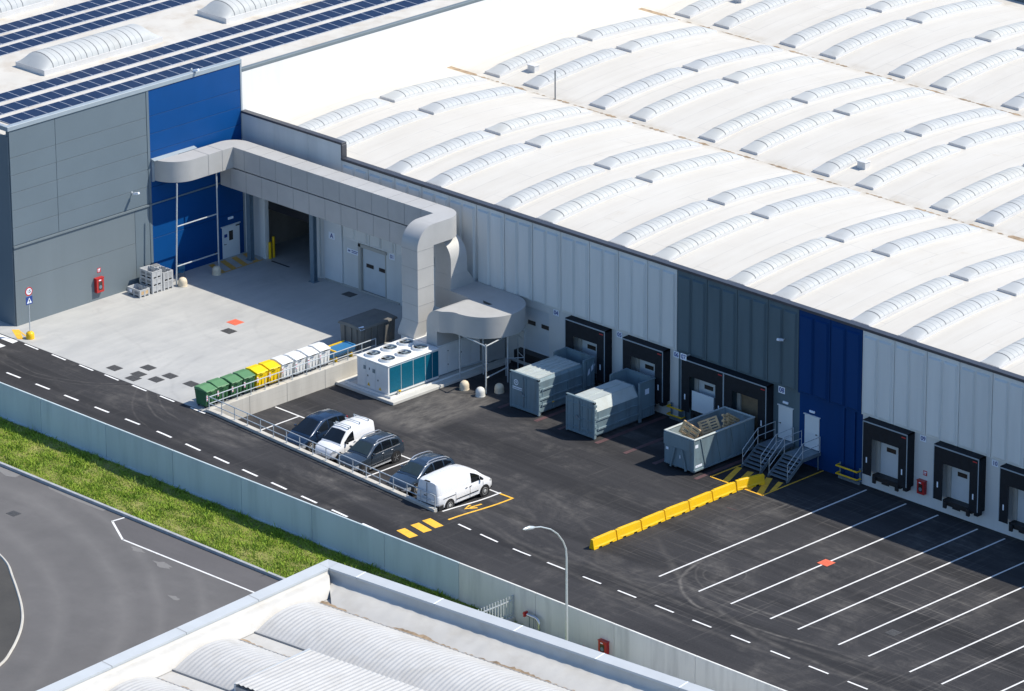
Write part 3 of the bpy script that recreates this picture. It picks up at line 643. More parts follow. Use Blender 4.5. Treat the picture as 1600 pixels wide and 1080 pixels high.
# barrel skylights
def skylight(parent, name, x0, x1, y0, y1, zf, rise, curb, nbar, heavy, mats=('curb_metal', 'poly', 'rib'), inset=.10, hip=.6, wbar=.075):
    """curb following the roof line zf(y), a glazed barrel on it and its glazing bars"""
    ys = lin(y0, y1, max(4, int((y1-y0)/.7)+1)); c = MB()
    k = 0
    for y in ys:
        for (x, z) in ((x0, zf(y)-.05), (x1, zf(y)-.05), (x1, zf(y)+curb), (x0, zf(y)+curb)): c.v.append((x, y, z))
    for i in range(len(ys)-1):
        for j in range(4): c.f.append((4*i+j, 4*i+(j+1) % 4, 4*i+4+(j+1) % 4, 4*i+4+j))
    c.f.append((0, 1, 2, 3)); n = 4*(len(ys)-1); c.f.append((n+3, n+2, n+1, n))
    sk = c.build(name, mats[0], parent)
    xa, xb = x0+inset, x1-inset; xm = (xa+xb)/2; hw = (xb-xa)/2
    def P(y, a):
        e = clampf(min(y-y0-.02, y1-.02-y)/hip)**.95
        return (xm-math.cos(a)*hw, y, zf(y)+curb+.005+math.sin(a)*rise*e)
    an = lin(0.0, math.pi, 11); rows = {}
    for y in [y0+.02, y0+.02+hip*.3, y0+.02+hip*.65, y0+.02+hip, y1-.02-hip, y1-.02-hip*.65, y1-.02-hip*.3, y1-.02]+lin(y0+hip+.3, y1-hip-.3, max(3, len(ys)-2)): rows[round(y, 3)] = 0
    for lst, w, mi in ((heavy, wbar, 1), (nbar, wbar*.5, 2)):
        for y in lst:
            for q in [q for q in rows if y-w/2-.04 < q < y+w/2+.04]: del rows[q]
            rows[round(y-w/2, 3)] = mi; rows[round(y+w/2, 3)] = 0
    yg = sorted(rows); g = MB().grid(P, yg, an).build('glazing', mats[1], sk, smooth=True, sharp=60, fix=False)
    g.data.materials.append(M[mats[2]]); g.data.materials.append(M['bar_light']); nv = len(an)-1
    for i in range(len(yg)-1):
        if rows[yg[i]]:
            for j in range(nv): g.data.polygons[i*nv+j].material_index = rows[yg[i]]
    return sk
for (x0, x1, y0, y1) in ((-11.0, -8.1, -9.85, .35), (-11.0, -8.1, 6.0, 16.2), (-22.8, -19.9, -10.2, .9), (-22.8, -19.9, 6.3, 16.8)):
    skylight(tb, 'roof_skylight', x0, x1, y0, y1, lambda y: ZT, .74, .36, [y0+1.36+.96*i for i in range(8)], [y0+.88+.96*i for i in range(9)], inset=.12, hip=.86)

# ------------------------------------------------------------------ the main warehouse
wh = thing('loading_warehouse', 'long low warehouse with numbered loading docks and a white scalloped roof', 'building', (0, 0, 0))
YF = 57.2; BAY = 18.72
def roofz(y):
    u = (y % BAY)/BAY; e = .02
    if u < e or u > 1-e: return 9.58
    t = (u-.5)/(.5-e); return 9.61+.56*(1-t*t)
ys = []
for b in range(3): ys += [b*BAY+q*BAY for q in (0, .012, .02, .04, .08, .14, .2, .28, .36, .44, .5, .56, .64, .72, .8, .86, .92, .96, .98, .988)]
ys += [3*BAY, YF]
MB().grid(lambda x, y: (x, y, roofz(y)), [.02, 20, 40, 60, 80, 112], ys).build('roof', 'roof_white', wh, smooth=True, sharp=30)
rr = random.Random(5)
for b in (1, 2):
    us_ = lin(.15, 90, 520); wq = []
    for u in us_:
        q = clampf(.02+.09*math.sin(u*2.3+b)*math.sin(u*.71)+rr.uniform(-.09, .10), .003, .2)
        if u < 2.6: q = .22
        if b == 1 and 49.3 < u < 52: q = .26
        wq.append(q)
    MB().grid(lambda k, j: (us_[int(k)], b*BAY-.06+j*wq[int(k)], 9.592), list(range(520)), [-1, 0, 1]).build('gutter_silt', 'gutter_dirt', wh, fix=False)
bars9 = lambda y0, y1, n: lin(y0, y1, n)
nsk = 0
for kx in range(9):
    for xc in (3.72+9.85*kx, 7.40+9.85*kx):
        for b in range(3):
            for (a, e) in ((.55, 9.02), (9.5, 18.05)):
                if xc > 88 or (b == 2 and (xc > 62)) or (b == 1 and xc > 78): continue
                y0, y1 = b*BAY+a, b*BAY+e
                hv = lin(y0+1.05, y1-1.05, 5); th = [y for y in lin(y0+1.05, y1-1.05, 17) if min(abs(y-h) for h in hv) > .1]
                skylight(wh, 'roof_skylight', xc-.72, xc+.72, y0, y1, roofz, .27, .16, th, hv, inset=.07, hip=1.05, wbar=.075); nsk += 1
HATCH = [(5.5, 21.4), (34.8, 21.6), (5.1, 42.4)]
# roof pieces
for hx, hy in HATCH: MB().box(hx-.33, hx+.33, hy-.25, hy+.25, roofz(hy)-.05, roofz(hy)+.42).box(hx-.37, hx+.37, hy-.29, hy+.29, roofz(hy)+.42, roofz(hy)+.47).build('roof_hatch', 'curb_metal', wh, bevel=.02)
MB().tube([(10.3, 18.6, 9.5), (10.3, 18.6, 11.6)], .045, 8).build('roof_vent_pipe', 'rib', wh, smooth=True)
MB().box(17.3, 40, 56.9, 57.2, 9.5, 10.3).build('far_parapet', 'clad_dark', wh)
# front: lower wall in stretches with door openings, upper cladding panels
def wallseg(x0, x1, z0, z1, mat, y0=.02, y1=.22): return bx(x0, x1, y0, y1, z0, z1).build('lower_wall', mat, wh)
ZP = 4.46
segs = []
holes = [(2.05, 6.9, ZA-.2, 5.7), (11.05, 13.35, ZA, 4.15), (25.75, 27.97, 1.15, 4.0)]
for a, b in ((30.0, 33.4), (34.9, 38.3), (39.8, 43.3), (43.3, 46.76), (54.38, 57.82), (59.83, 63.22), (64.77, 68.2), (70.1, 73.5), (75.2, 78.6)): holes.append(((a+b)/2-1.12, (a+b)/2+1.12, 1.15, 3.55))
def facade(x0, x1, z0, z1, mat):
    hs = sorted(h for h in holes if h[0] >= x0 and h[1] <= x1); m = MB(); cx = x0
    for (a, b, za_, zb_) in hs:
        if a-cx > .001: m.box(cx, a, .02, .22, z0, z1)
        if zb_ < z1: m.box(a, b, .02, .22, zb_, z1)
        if za_ > z0: m.box(a, b, .02, .22, z0, za_)
        cx = b
    if cx < x1: m.box(cx, x1, .02, .22, z0, z1)
    return m.build('lower_wall', mat, wh)
facade(.0, 9.5, -.1, 7.2, 'wall_light'); facade(9.5, 39.0, -.1, ZP, 'wall_light'); facade(39.0, 48.85, -.1, ZP, 'clad_dark'); facade(48.85, 53.82, -.1, ZP, 'clad_blue'); facade(53.82, 112, -.1, ZP, 'wall_light')
bx(52.2, 52.45, -.06, .018, 0, ZP).build('pilaster', 'clad_blue', wh); bx(53.0, 53.3, -.08, .018, 0, ZP).build('pilaster', 'clad_blue', wh)
wallb = MB().box(0, 112, .5, .7, 0, 9.4); bx(0, 112, .24, .4, 4.5, 9.45).build('backing_wall', 'black', wh)
# dark room behind the open gate
rm_ = MB().add([(.3, .22, ZA), (9, .22, ZA), (9, 16, ZA), (.3, 16, ZA)], [(0, 1, 2, 3)]); rm_.build('hall_floor', 'apron', wh, fix=False)
MB().box(.2, .3, .22, 16, ZA, 6).box(9, 9.1, .22, 16, ZA, 6).box(.2, 9.1, 16, 16.1, ZA, 6).box(.2, 9.1, .22, 16, 6, 6.1).build('hall_lining', 'hall', wh)
def clad(x0, n, w, mat, z0=ZP, z1=9.72):
    for i in range(n):
        a = x0+i*w
        m = MB().box(a+.022, a+w-.022, -.10, .235, z0, z1)
        for (p, q) in ((.15, w/2-.07), (w/2+.07, w-.15)):
            k = len(m.v); o, b_ = -.10, -.225; t = .09; za_, zb_ = z0+.10, z1-.28
            m.v += [(a+p, o, za_), (a+q, o, za_), (a+q, o, zb_), (a+p, o, zb_), (a+p+t, b_, za_+t), (a+q-t, b_, za_+t), (a+q-t, b_, zb_-t), (a+p+t, b_, zb_-t)]
            m.f += [(k+4, k+5, k+6, k+7), (k, k+1, k+5, k+4), (k+1, k+2, k+6, k+5), (k+2, k+3, k+7, k+6), (k+3, k, k+4, k+7)]
        m.build('cladding_panel', mat, wh, fix=False)
W4 = 2.4625
clad(9.5, 12, (38.95-9.5)/12, 'clad_light'); clad(38.95, 4, W4, 'clad_dark'); clad(48.8, 2, 2.49, 'clad_blue'); clad(53.78, 23, W4, 'clad_light')
for a, b in ((.02, 3.2), (3.2, 6.35), (6.35, 9.5)): bx(a+.008, b-.008, -.10, .235, 7.2, 10.75).build('parapet_panel', 'clad_light', wh, bevel=.008)
MB().box(9.52, 112, -.20, .26, 9.725, 9.90).build('parapet_coping', 'coping_dark', wh, bevel=.012)
MB().box(.02, 9.6, -.17, .26, 10.755, 10.90).box(9.505, 9.62, -.17, .26, 9.9, 10.755).build('parapet_coping', 'coping_dark', wh, bevel=.012)
bx(.0, 1.95, -.02, .018, ZA, 6.5).build('side_panel', 'wall_light', wh); bx(1.75, 2.05, -.12, .019, ZA, 5.9).build('gate_frame', 'clad_light', wh, bevel=.01)
bx(6.9, 7.25, -.12, .019, ZA, 5.9).build('gate_frame', 'clad_light', wh, bevel=.01)
bx(7.7, 9.35, -.10, .018, ZA+.16, 5.6).build('sliding_gate_leaf', 'door_white', wh, bevel=.015)
bx(7.7, 14.6, -.06, .0175, ZA, ZA+.14).build('floor_rail', 'frame_beige', wh)
bx(2.6, 4.3, -.16, -.04, ZA+.013, ZA+.03).build('drain_slot', 'black', wh)
# sectional door 01
d1 = bx(11.13, 13.3, .10, .16, 1.22, 4.12).build('sectional_door', 'door_grey', wh)
for x0 in (11.45, 12.62): bx(x0, x0+.68, .07, .099, 2.88, 3.14).build('pane', 'window_dark', d1, bevel=.03)
MB().box(10.88, 11.1, -.10, .10, ZA, 4.4).box(13.3, 13.36, -.02, .10, ZA, 4.2).box(10.88, 13.45, -.10, .10, 4.2, 4.42).build('door_frame', 'frame_beige', wh)
bx(11.1, 13.3, -.03, .2, ZA, 1.22).build('door_sill', 'black', wh)
# sectional door near the drum shaped duct
d2 = bx(25.76, 27.96, .10, .16, 1.16, 3.98).build('sectional_door', 'door_grey', wh)
for x0 in (26.08, 27.25): bx(x0, x0+.66, .07, .099, 2.82, 3.1).build('pane', 'window_dark', d2, bevel=.03)
bx(25.5, 28.1, -.6, .015, .55, 1.12).build('door_ledge', 'black', wh)
# dock shelters: a part with curtain, trim, door, bumpers below it
def dock(a, b, double=0, mode='door'):
    D = -.62; ZT_ = 4.44; ZB = 1.02; w = b-a
    ia, ib, it = a+.68, b-.68, 3.38
    hood = MB().box(a, a+.10, D, .015, ZB, ZT_-.012).box(b-.10, b, D, .015, ZB, ZT_-.012).add([(a-.0, .015, ZT_+.02), (b, .015, ZT_+.02), (b, D, ZT_-.06), (a, D, ZT_-.06), (a, .015, ZT_-.1), (b, .015, ZT_-.1), (b, D, ZT_-.16), (a, D, ZT_-.16)], [(0, 1, 2, 3), (4, 7, 6, 5), (0, 3, 7, 4), (1, 5, 6, 2), (2, 6, 7, 3), (0, 4, 5, 1)]).build('dock_shelter', 'black_rubber', wh)
    y = D-.005
    c = MB()
    for (p, q, r, s) in ((a+.02, ia, ZB, ZT_-.16), (ib, b-.02, ZB, ZT_-.16), (ia, ib, it, ZT_-.16)): c.box(p, q, y, y+.03, r, s)
    c.build('curtain', 'black_rubber', hood)
    tr = MB().box(a, b, y-.02, y+.01, ZT_-.13, ZT_-.06).box(b-.055, b-.0, y-.018, y+.012, ZB+.05, ZT_-.13)
    if mode != 'right': tr.box(a, a+.035, y-.018, y+.012, ZB+.05, ZT_-.13)
    tr.build('trim', 'coping_silver', hood)
    bx(ib+.24, ib+.33, y-.008, y-.001, 1.78, 2.13).build('guide_mark', 'sign_white', hood); bx(a+.28, a+.37, y-.008, y-.001, 1.78, 2.13).build('guide_mark', 'sign_white', hood)
    bx(b-.46, b-.14, y-.006, y-.001, ZT_-.34, ZT_-.28).build('label_strip', 'sign_red', hood)
    cx = (a+b)/2
    MB().box(cx-1.12, cx-.85, -.10, .10, 1.15, 3.5).box(cx+.95, cx+1.12, -.10, .10, 1.15, 3.5).box(cx-.85, cx+.95, -.06, .10, 3.3, 3.5).build('reveal', 'frame_beige', hood)
    if mode == 'board':
        bx(cx-.85, cx+.95, .02, .06, 1.15, 3.3).build('closing_board', 'ply', hood)
    else:
        dd = bx(cx-.85, cx+.95, .03, .08, 1.16, 3.3).build('dock_door', 'door_grey', hood)
        bx(cx-.4, cx+.32, .005, .029, 2.58, 2.86).build('pane', 'window_dark', hood, bevel=.03)
        if mode == 'lip': bx(cx-.95, cx+.85, -.52, -.44, 1.2, 2.45).build('raised_lip', 'door_white', hood, bevel=.01)
    MB().box(cx-1.05, cx+1.15, -.50, .018, .78, 1.10).box(cx-.95, cx-.7, -.62, -.50, .62, 1.02).box(cx+.8, cx+1.05, -.62, -.50, .62, 1.02).box(cx-.3, cx+.3, -.53, -.50, .7, .95).build('dock_leveller', 'black', hood, bevel=.02)
    MB().box(b-.30, b-.02, D+.02, -.2, .80, ZB).build('bumper', 'black_rubber', hood)
    return hood
for a, b in ((30.0, 33.4), (34.9, 38.3)): dock(a, b)
dock(39.8, 43.3, mode='lip'); dock(43.3, 46.76, mode='board')
for a, b in ((54.38, 57.82), (59.83, 63.22), (64.77, 68.2), (70.1, 73.5), (75.2, 78.6)): dock(a, b)
# personnel doors above the stairs
def pdoor(x0, x1, hinge):
    d = bx(x0, x1, -.035, .018, 1.13, 3.2).build('personnel_door', 'door_white', wh, bevel=.012)
    bx(x0-.07, x1+.07, -.06, .019, 3.2, 3.26).build('door_head', 'door_white', d)
    hx = x0+.1 if hinge else x1-.22
    MB().box(hx, hx+.13, -.10, -.08, 2.1, 2.13).box(hx+(.11 if hinge else 0), hx+(.13 if hinge else .02), -.09, -.034, 2.08, 2.15).build('handle', 'black', d)
    bx((x0+x1)/2-.2, (x0+x1)/2+.22, -.08, .017, 3.42, 3.56).build('door_lamp', 'sign_white', wh, bevel=.02)
pdoor(47.2, 48.32, True); pdoor(49.3, 50.45, False)
# ------------------------------------------------------------------ ventilation ducts
def arc(cx, cy, r, a0, a1, n=10): return [(cx+r*math.cos(R_(a0+(a1-a0)*i/n)), cy+r*math.sin(R_(a0+(a1-a0)*i/n))) for i in range(n+1)]
da = thing('ventilation_duct', 'upper grey sheet metal duct turning down to the white air unit beside the chiller', 'duct', (0, -2.5, 8.0))
def off(o, p): o.location = (-p.location.x, -p.location.y, -p.location.z); return o
plan = arc(0, -5.95, 1.85, -90, 0, 12)+[(1.85, -2.55), (20.42, -2.55), (20.42, -3.95), (21.85, -3.95)]+arc(20.42, -2.55, 1.43, 0, 90, 12)+arc(1.75, -2.45, 1.35, 90, 180, 10)+[(.4, -6.0), (.02, -6.0)]
plan[0] = (.02, -7.8)
off(MB().prism(plan, 1.4, 'z', 8.0).build('duct_run', 'duct', da, smooth=True, sharp=40), da)
prof = [(-3.94, 9.4)]+arc(-3.95, 8.0, 1.4, 90, 180, 12)+[(-5.35, 3.2), (-5.74, 2.5), (-5.74, 2.24), (-4.75, 2.24), (-3.95, 4.05), (-3.95, 8.0), (-3.94, 8.0)]
off(MB().prism(prof, 1.43, 'x', 20.421).build('riser', 'duct', da, smooth=True, sharp=40), da)
sm = MB()
for i in range(12): x = 2.9+1.49*i; sm.box(x-.018, x+.018, -2.562, -1.088, 7.988, 9.412)
for y in (-4.7, -3.5): sm.box(.395, 1.862, y-.018, y+.018, 7.988, 9.412)
for z in (7.9, 6.7, 5.45, 4.3, 3.22): sm.box(20.41, 21.862, -5.362, -3.938, z-.014, z+.014)
off(sm.build('flange', 'seam', da), da)
off(MB().add([(.02, -8.0, 9.5), (.35, -8.0, 9.41), (.35, -4.3, 9.41), (.02, -4.3, 9.5), (.02, -8.0, 9.40), (.35, -8.0, 9.40), (.35, -4.3, 9.40), (.02, -4.3, 9.40)], [(0, 1, 2, 3), (4, 7, 6, 5), (0, 4, 5, 1), (1, 5, 6, 2), (2, 6, 7, 3), (3, 7, 4, 0)]).box(.02, .12, -8.0, -7.8, 7.95, 9.4).build('wall_flashing', 'coping_silver', da), da)
db = thing('ventilation_duct', 'lower grey sheet metal duct ending in the round drum shaped bend on posts', 'duct', (0, -2.5, 6.5))
p2 = [(.5, 7.9), (20.5, 7.9)]+arc(20.5, 6.5, 1.4, 90, 0, 12)+[(21.9, 4.6), (20.5, 4.6), (20.5, 6.5), (.5, 6.5)]
off(MB().prism(p2, 1.40, 'y', -2.51).build('duct_run', 'duct', db, smooth=True, sharp=40), db)
pl2 = [(20.5, -.25), (25.2, -.25)]+arc(25.2, -2.7, 2.45, 84, -95, 26)+[(24.75, -5.2), (24.5, -5.35), (24.25, -5.58), (24.0, -5.66), (24.0, -2.72), (20.5, -2.56)]
off(MB().prism(pl2, 1.40, 'z', 3.25).build('drum_bend', 'duct', db, smooth=True, sharp=40), db)
off(MB().prism([(24.0, 4.65)]+arc(24.0, 3.55, 1.1, 90, 180, 10)+[(22.9, 2.24), (23.82, 2.24), (23.82, 3.25), (24.0, 3.25)], 2.93, 'y', -5.655).build('drop_elbow', 'duct', db, smooth=True, sharp=40), db)
# flared skirt between riser and drum
off(MB().add([(20.49, -2.52, 5.6), (21.91, -2.52, 5.6), (21.91, -1.09, 5.6), (20.49, -1.09, 5.6), (20.49, -2.57, 4.646), (21.91, -2.59, 4.646), (21.91, -.35, 4.646), (20.49, -.35, 4.646)], [(0, 1, 2, 3), (4, 7, 6, 5), (0, 4, 5, 1), (1, 5, 6, 2), (2, 6, 7, 3), (3, 7, 4, 0)]).build('flare', 'duct', db), db)
off(MB().add([(24.62, -2.42, 4.656), (25.55, -2.5, 4.656), (25.5, -2.72, 4.656), (25.05, -2.78, 4.656)], [(0, 1, 2, 3)]).build('gap', 'black', db, fix=False), db)  # flat black plate: darkness of the bend's inner hole painted on, no opening cut
sm = MB()
for i in range(13): x = 1.5+1.49*i; sm.box(x-.018, x+.018, -2.522, -1.098, 6.488, 7.912)
off(sm.build('flange', 'seam', db), db)
def frame(name, label, posts, bars, r=.05, group=None):
    t = thing(name, label, 'frame', (*posts[0][0][:2], posts[0][0][2])); o = Vector(t.location)
    for a, b in posts: MB().tube([Vector(a)-o, Vector(b)-o], r, 8).build('post', 'steel', t, smooth=True)
    for a, b in bars: MB().tube([Vector(a)-o, Vector(b)-o], r*.9, 8).build('cross_bar', 'steel', t, smooth=True)
    return t
frame('duct_support', 'steel tube frame holding up the duct against the blue wall', [((1.62, -7.55, ZA), (1.62, -7.25, 8.0)), ((1.62, -3.85, ZA), (1.62, -3.85, 8.0))], [((1.62, -7.35, 5.1), (1.62, -3.85, 5.1)), ((1.62, -7.45, 2.4), (1.62, -3.85, 2.4))])
P4 = [(24.9, -4.75), (27.55, -5.1), (27.15, -2.8), (25.1, -2.9)]
frame('duct_support', 'steel tube frame on posts below the round drum shaped duct', [((x, y, .0), (x, y, 3.24)) for x, y in P4], [((*P4[0], 3.1), (*P4[1], 3.1)), ((*P4[1], 3.1), (*P4[2], 3.1)), ((*P4[2], 3.1), (*P4[3], 3.1)), ((*P4[1], 1.0), (*P4[2], 1.0)), ((*P4[0], .9), (*P4[3], .9))])
frame('pipe_frame', 'steel tube frame in front of the shutter door between drum duct and dock 04', [((26.0, -.75, .0), (26.0, -.75, 2.9)), ((27.0, -1.2, 0), (27.0, -1.2, 2.9)), ((26.3, -2.1, 0), (26.3, -2.1, 1.2))], [((26.0, -.75, 2.85), (27.0, -1.2, 2.85)), ((26.0, -.75, 1.15), (27.0, -1.2, 1.15)), ((26.3, -2.1, 1.15), (27.0, -1.2, 1.15)), ((26.0, -.75, 2.3), (27.0, -1.2, 2.3))], .035)

# ------------------------------------------------------------------ air handling unit, chiller, slab
MBs = MB().box(19.8, 24.95, -10.55, -.3, 0, .20)
tag(MBs.build('concrete_slab', 'conc_slab', bevel=.02), 'white edged concrete slab carrying the chiller and the air unit', 'slab')
tag(MB().box(20.3, 20.36, -10.2, -5.9, .202, .34).box(20.3, 24.4, -10.25, -10.2, .202, .34).box(24.35, 24.4, -10.2, -1, .202, .3).build('base_frame', 'white_metal'), 'white steel tray frame lying on the concrete slab round the chiller', 'frame')
ah = thing('air_handling_unit', 'white boxy air handling unit where both ducts end', 'air unit', (22.2, -3.8, .22))
bx(-1.65, 1.62, -1.82, 1.9, .03, 1.98).build('housing', 'white_metal', ah, bevel=.03)
bx(-1.7, 1.68, -1.86, 1.94, 1.985, 2.02).build('roof', 'white_metal', ah, bevel=.01)
for a, b in ((-1.78, -.95), (-.92, .2), (.23, 1.05), (1.08, 1.86)): bx(1.622, 1.65, a, b, .1, 1.9).build('service_panel', 'white_metal', ah, bevel=.012)
MB().box(1.65, 1.68, -.98, -.93, .6, .66).box(1.65, 1.68, -.98, -.93, 1.5, 1.56).box(1.65, 1.68, .17, .22, 1.1, 1.16).build('latch', 'black', ah)
bx(-1.6, 1.6, -1.8, 1.85, 0, .03).build('foot', 'steel_dark', ah)
tag(MB().box(22.6, 24.4, -1.8, -.3, .205, 1.45).build('duct_box', 'duct', bevel=.02), 'grey sheet metal box between the air unit and the warehouse wall', 'box')
ch = thing('chiller', 'white chiller with teal coil panels and six roof fans', 'chiller', (22.65, -7.95, .22))
bx(-1.36, 1.40, -2.15, 2.2, .04, 1.97).build('housing', 'white_metal', ch, bevel=.02)
bx(-1.42, 1.46, -2.21, 2.22, 1.972, 2.03).build('roof', 'white_metal', ch, bevel=.01)
bx(-1.36, 1.40, -2.15, 2.2, 0, .04).build('skid', 'steel_dark', ch)
for a, b in ((-2.02, -1.05), (-1.0, -.02), (.03, 1.02), (1.07, 1.62), (1.66, 2.16)): bx(1.402, 1.425, a, b, .2, 1.86).build('coil_panel', 'teal', ch, bevel=.008)
for x0, x1 in ((-1.32, -.55), (-.53, .28), (.3, 1.36)): bx(x0, x1, -2.172, -2.152, .12, 1.9).build('service_panel', 'white_metal', ch, bevel=.008)
MB().box(-.75, -.55, -2.185, -2.173, 1.3, 1.55).box(.05, .28, -2.185, -2.173, 1.25, 1.5).build('display', 'container', ch)
MB().box(-.4, -.34, -2.19, -2.173, .9, 1.0).box(-.25, -.2, -2.19, -2.173, 1.35, 1.5).box(.5, .56, -2.19, -2.173, .8, .9).build('latch', 'black', ch)
MB().prism([(-.42, .3), (-.18, .3), (-.3, .52)], .012, 'y', -2.185).prism([(.6, .25), (.82, .25), (.71, .46)], .012, 'y', -2.185).build('warning_label', 'yellow', ch)
for ix in (-.62, .66):
    for iy in (-1.45, -.05, 1.35):
        fr = MB().lathe([(.54, 2.03), (.52, 2.10), (.495, 2.19), (.465, 2.19), (.465, 2.05), (.001, 2.05)], 24, (ix, iy, 0)).build('fan_ring', 'white_metal', ch, smooth=True)
        bl = MB().lathe([(.46, 2.06), (.001, 2.06)], 24, (ix, iy, 0)).build('fan_well', 'black', fr)
        b = MB().lathe([(.11, 2.07), (.11, 2.15), (.001, 2.16)], 12, (ix, iy, 0))
        for k in range(5):
            a = k*1.2566+ix+iy; d = Vector((math.cos(a), math.sin(a), 0)); n_ = Vector((-d.y, d.x, 0)); c0 = Vector((ix, iy, 2.11))
            b.add([c0+d*.1-n_*.05, c0+d*.40-n_*.10-Vector((0, 0, .03)), c0+d*.40+n_*.10+Vector((0, 0, .03)), c0+d*.1+n_*.05], [(0, 1, 2, 3)])
        b.build('fan_blades', 'steel_dark', fr, fix=False)
MB().tube([(1.6, -1.35, .02), (1.6, -1.35, .16), (1.43, -1.35, .16)], .05, 8).build('drain_pipe', 'white_metal', ch, smooth=True)
MB().lathe([(.07, .17), (.09, .2), (.09, .26), (.01, .27)], 12, (1.6, -1.35, 0)).build('valve_knob', 'yellow', ch, smooth=True)
# ------------------------------------------------------------------ dark skip and tub on the apron
sk = thing('waste_skip', 'dark grey lidded steel skip in the shade beside the tall duct', 'skip', (17.95, -6.0, ZA))
MB().prism([(-.85, 0), (.85, 0), (.95, 1.42), (-.95, 1.42)], 3.0, 'y', -1.5).build('body', 'skip_grey', sk, bevel=.02)
MB().add([(-1.05, -1.6, 1.44), (1.08, -1.6, 1.44), (1.08, 1.6, 1.44), (-1.05, 1.6, 1.44), (-1.0, -1.55, 1.58), (.0, -1.55, 1.66), (1.03, -1.55, 1.56), (1.03, 1.55, 1.56), (0, 1.55, 1.66), (-1.0, 1.55, 1.58)], [(0, 3, 2, 1), (4, 5, 8, 9), (5, 6, 7, 8), (0, 1, 6, 5, 4), (2, 3, 9, 8, 7), (1, 2, 7, 6), (3, 0, 4, 9)]).build('lid', 'skip_grey', sk)
rb = MB()
for y in (-1.1, -.55, 0, .55, 1.1): rb.add([(.86, y-.05, .05), (.93, y-.05, .05), (1.02, y-.05, 1.4), (.95, y-.05, 1.4), (.86, y+.05, .05), (.93, y+.05, .05), (1.02, y+.05, 1.4), (.95, y+.05, 1.4)], [(0, 1, 2, 3), (4, 7, 6, 5), (0, 4, 5, 1), (1, 5, 6, 2), (2, 6, 7, 3), (3, 7, 4, 0)])
for x in (-.5, .1, .6): rb.box(x-.05, x+.05, -1.58, -1.502, .05, 1.4)
rb.build('rib', 'skip_grey', sk)
MB().add([(.8, -1.55, 1.60), (1.08, -1.62, 1.45), (1.09, -1.3, 1.47), (.9, -1.2, 1.62)], [(0, 1, 2, 3)]).build('torn_sheet', 'sign_white', sk, fix=False) 
tbb = thing('plastic_tub', 'bright blue half round plastic tub with a yellow rim behind the railing', 'tub', (18.75, -9.15, ZA))
MB().prism([(-.5, .75)]+arc(0, .72, .5, 180, 360, 12)+[(.5, .75)], 1.7, 'y', -.85).build('shell', 'tub_blue', tbb, smooth=True, sharp=50)
MB().box(-.54, .54, -.9, -.80, .75, .82).box(-.54, -.46, -.8, .85, .75, .82).build('rim', 'yellow', tbb); MB().box(.46, .54, -.8, .85, .75, .80).box(-.46, .46, .80, .9, .75, .80).build('rim', 'tub_blue', tbb)
MB().box(-.4, .4, -.7, -.6, 0, .3).box(-.4, .4, .6, .7, 0, .3).build('foot', 'yellow', tbb)

# ------------------------------------------------------------------ wheeled bins
def make_bin(name, label, body, lid, h=1.0, white=False):
    t = thing(name, label, 'bin', group='bins lined up along the retaining wall')
    b = MB(); k = 0
    lv = [(0.12, .40, .40), (.25, .43, .42), (h-.1, .50, .46), (h, .53, .48)]
    for z, hx, hy in lv:
        for x, y in ((-hx, -hy), (hx, -hy), (hx, hy), (-hx, hy)): b.v.append((x, y, z))
    for i in range(3):
        for j in range(4): b.f.append((4*i+j, 4*i+(j+1) % 4, 4*i+4+(j+1) % 4, 4*i+4+j))
    b.f.append((3, 2, 1, 0)); b.f.append((12, 13, 14, 15))
    b.build('body', body, t, bevel=.03, seg=2)
    r = MB()
    for y in (-.28, 0, .28): r.box(.455, .50, y-.03, y+.03, .2, h-.16)
    r.build('front_rib', body, t)
    l = MB().add([(-.56, -.47, h+.01), (.58, -.47, h+.01), (.58, .47, h+.01), (-.56, .47, h+.01), (-.54, -.45, h+.16), (-.1, -.45, h+.20), (.54, -.45, h+.06), (.54, .45, h+.06), (-.1, .45, h+.20), (-.54, .45, h+.16)], [(0, 3, 2, 1), (4, 5, 8, 9), (5, 6, 7, 8), (0, 1, 6, 5, 4), (2, 3, 9, 8, 7), (1, 2, 7, 6), (3, 0, 4, 9)])
    l.build('lid', lid, t, bevel=.03, seg=2)
    for x in (-.3, .3):
        for y in (-.33, .33): MB().tube([(x, y-.03, .09), (x, y+.03, .09)], .09, 10).build('wheel', 'black', t, smooth=True)
    MB().box(.58, .62, -.16, .16, h-.03, h+.03).build('handle', 'black' if white else lid, t, bevel=.01)
    # red and white chevron stickers on the corners
    for y in (-.46,):
        s = MB().box(.50, .535, y, y+.11, h-.55, h-.22).build('sticker', 'sign_white', t)
        c = MB()
        for z in (h-.5, h-.38, h-.27): c.prism([(y, z), (y+.055, z-.045), (y+.11, z), (y+.11, z+.05), (y+.055, z+.005), (y, z+.05)], .003, 'x', .535)
        c.build('chevron', 'sign_red', s)
    return t
bg_ = make_bin('wheeled_bin', '', 'bin_green', 'lid_green', 1.08); by_ = make_bin('wheeled_bin', '', 'bin_yellow', 'bin_yellow', 1.10); bw_ = make_bin('wheeled_bin', '', 'bin_white', 'bin_white', 1.12, True)
bl = ['green wheeled bin at the road end of the bin row', 'second green wheeled bin from the road', 'third green wheeled bin, two bins before the yellow ones', 'green wheeled bin touching the first yellow bin', 'yellow wheeled bin next to the green bins', 'yellow wheeled bin next to the white bins',
      'white wheeled bin right beside the yellow bins', 'white wheeled bin second from the yellow bins', 'white wheeled bin second from the blue tub', 'white wheeled bin at the end of the row by the blue tub']
src = [bg_]*4+[by_]*2+[bw_]*4; seen = set(); jit = random.Random(2)
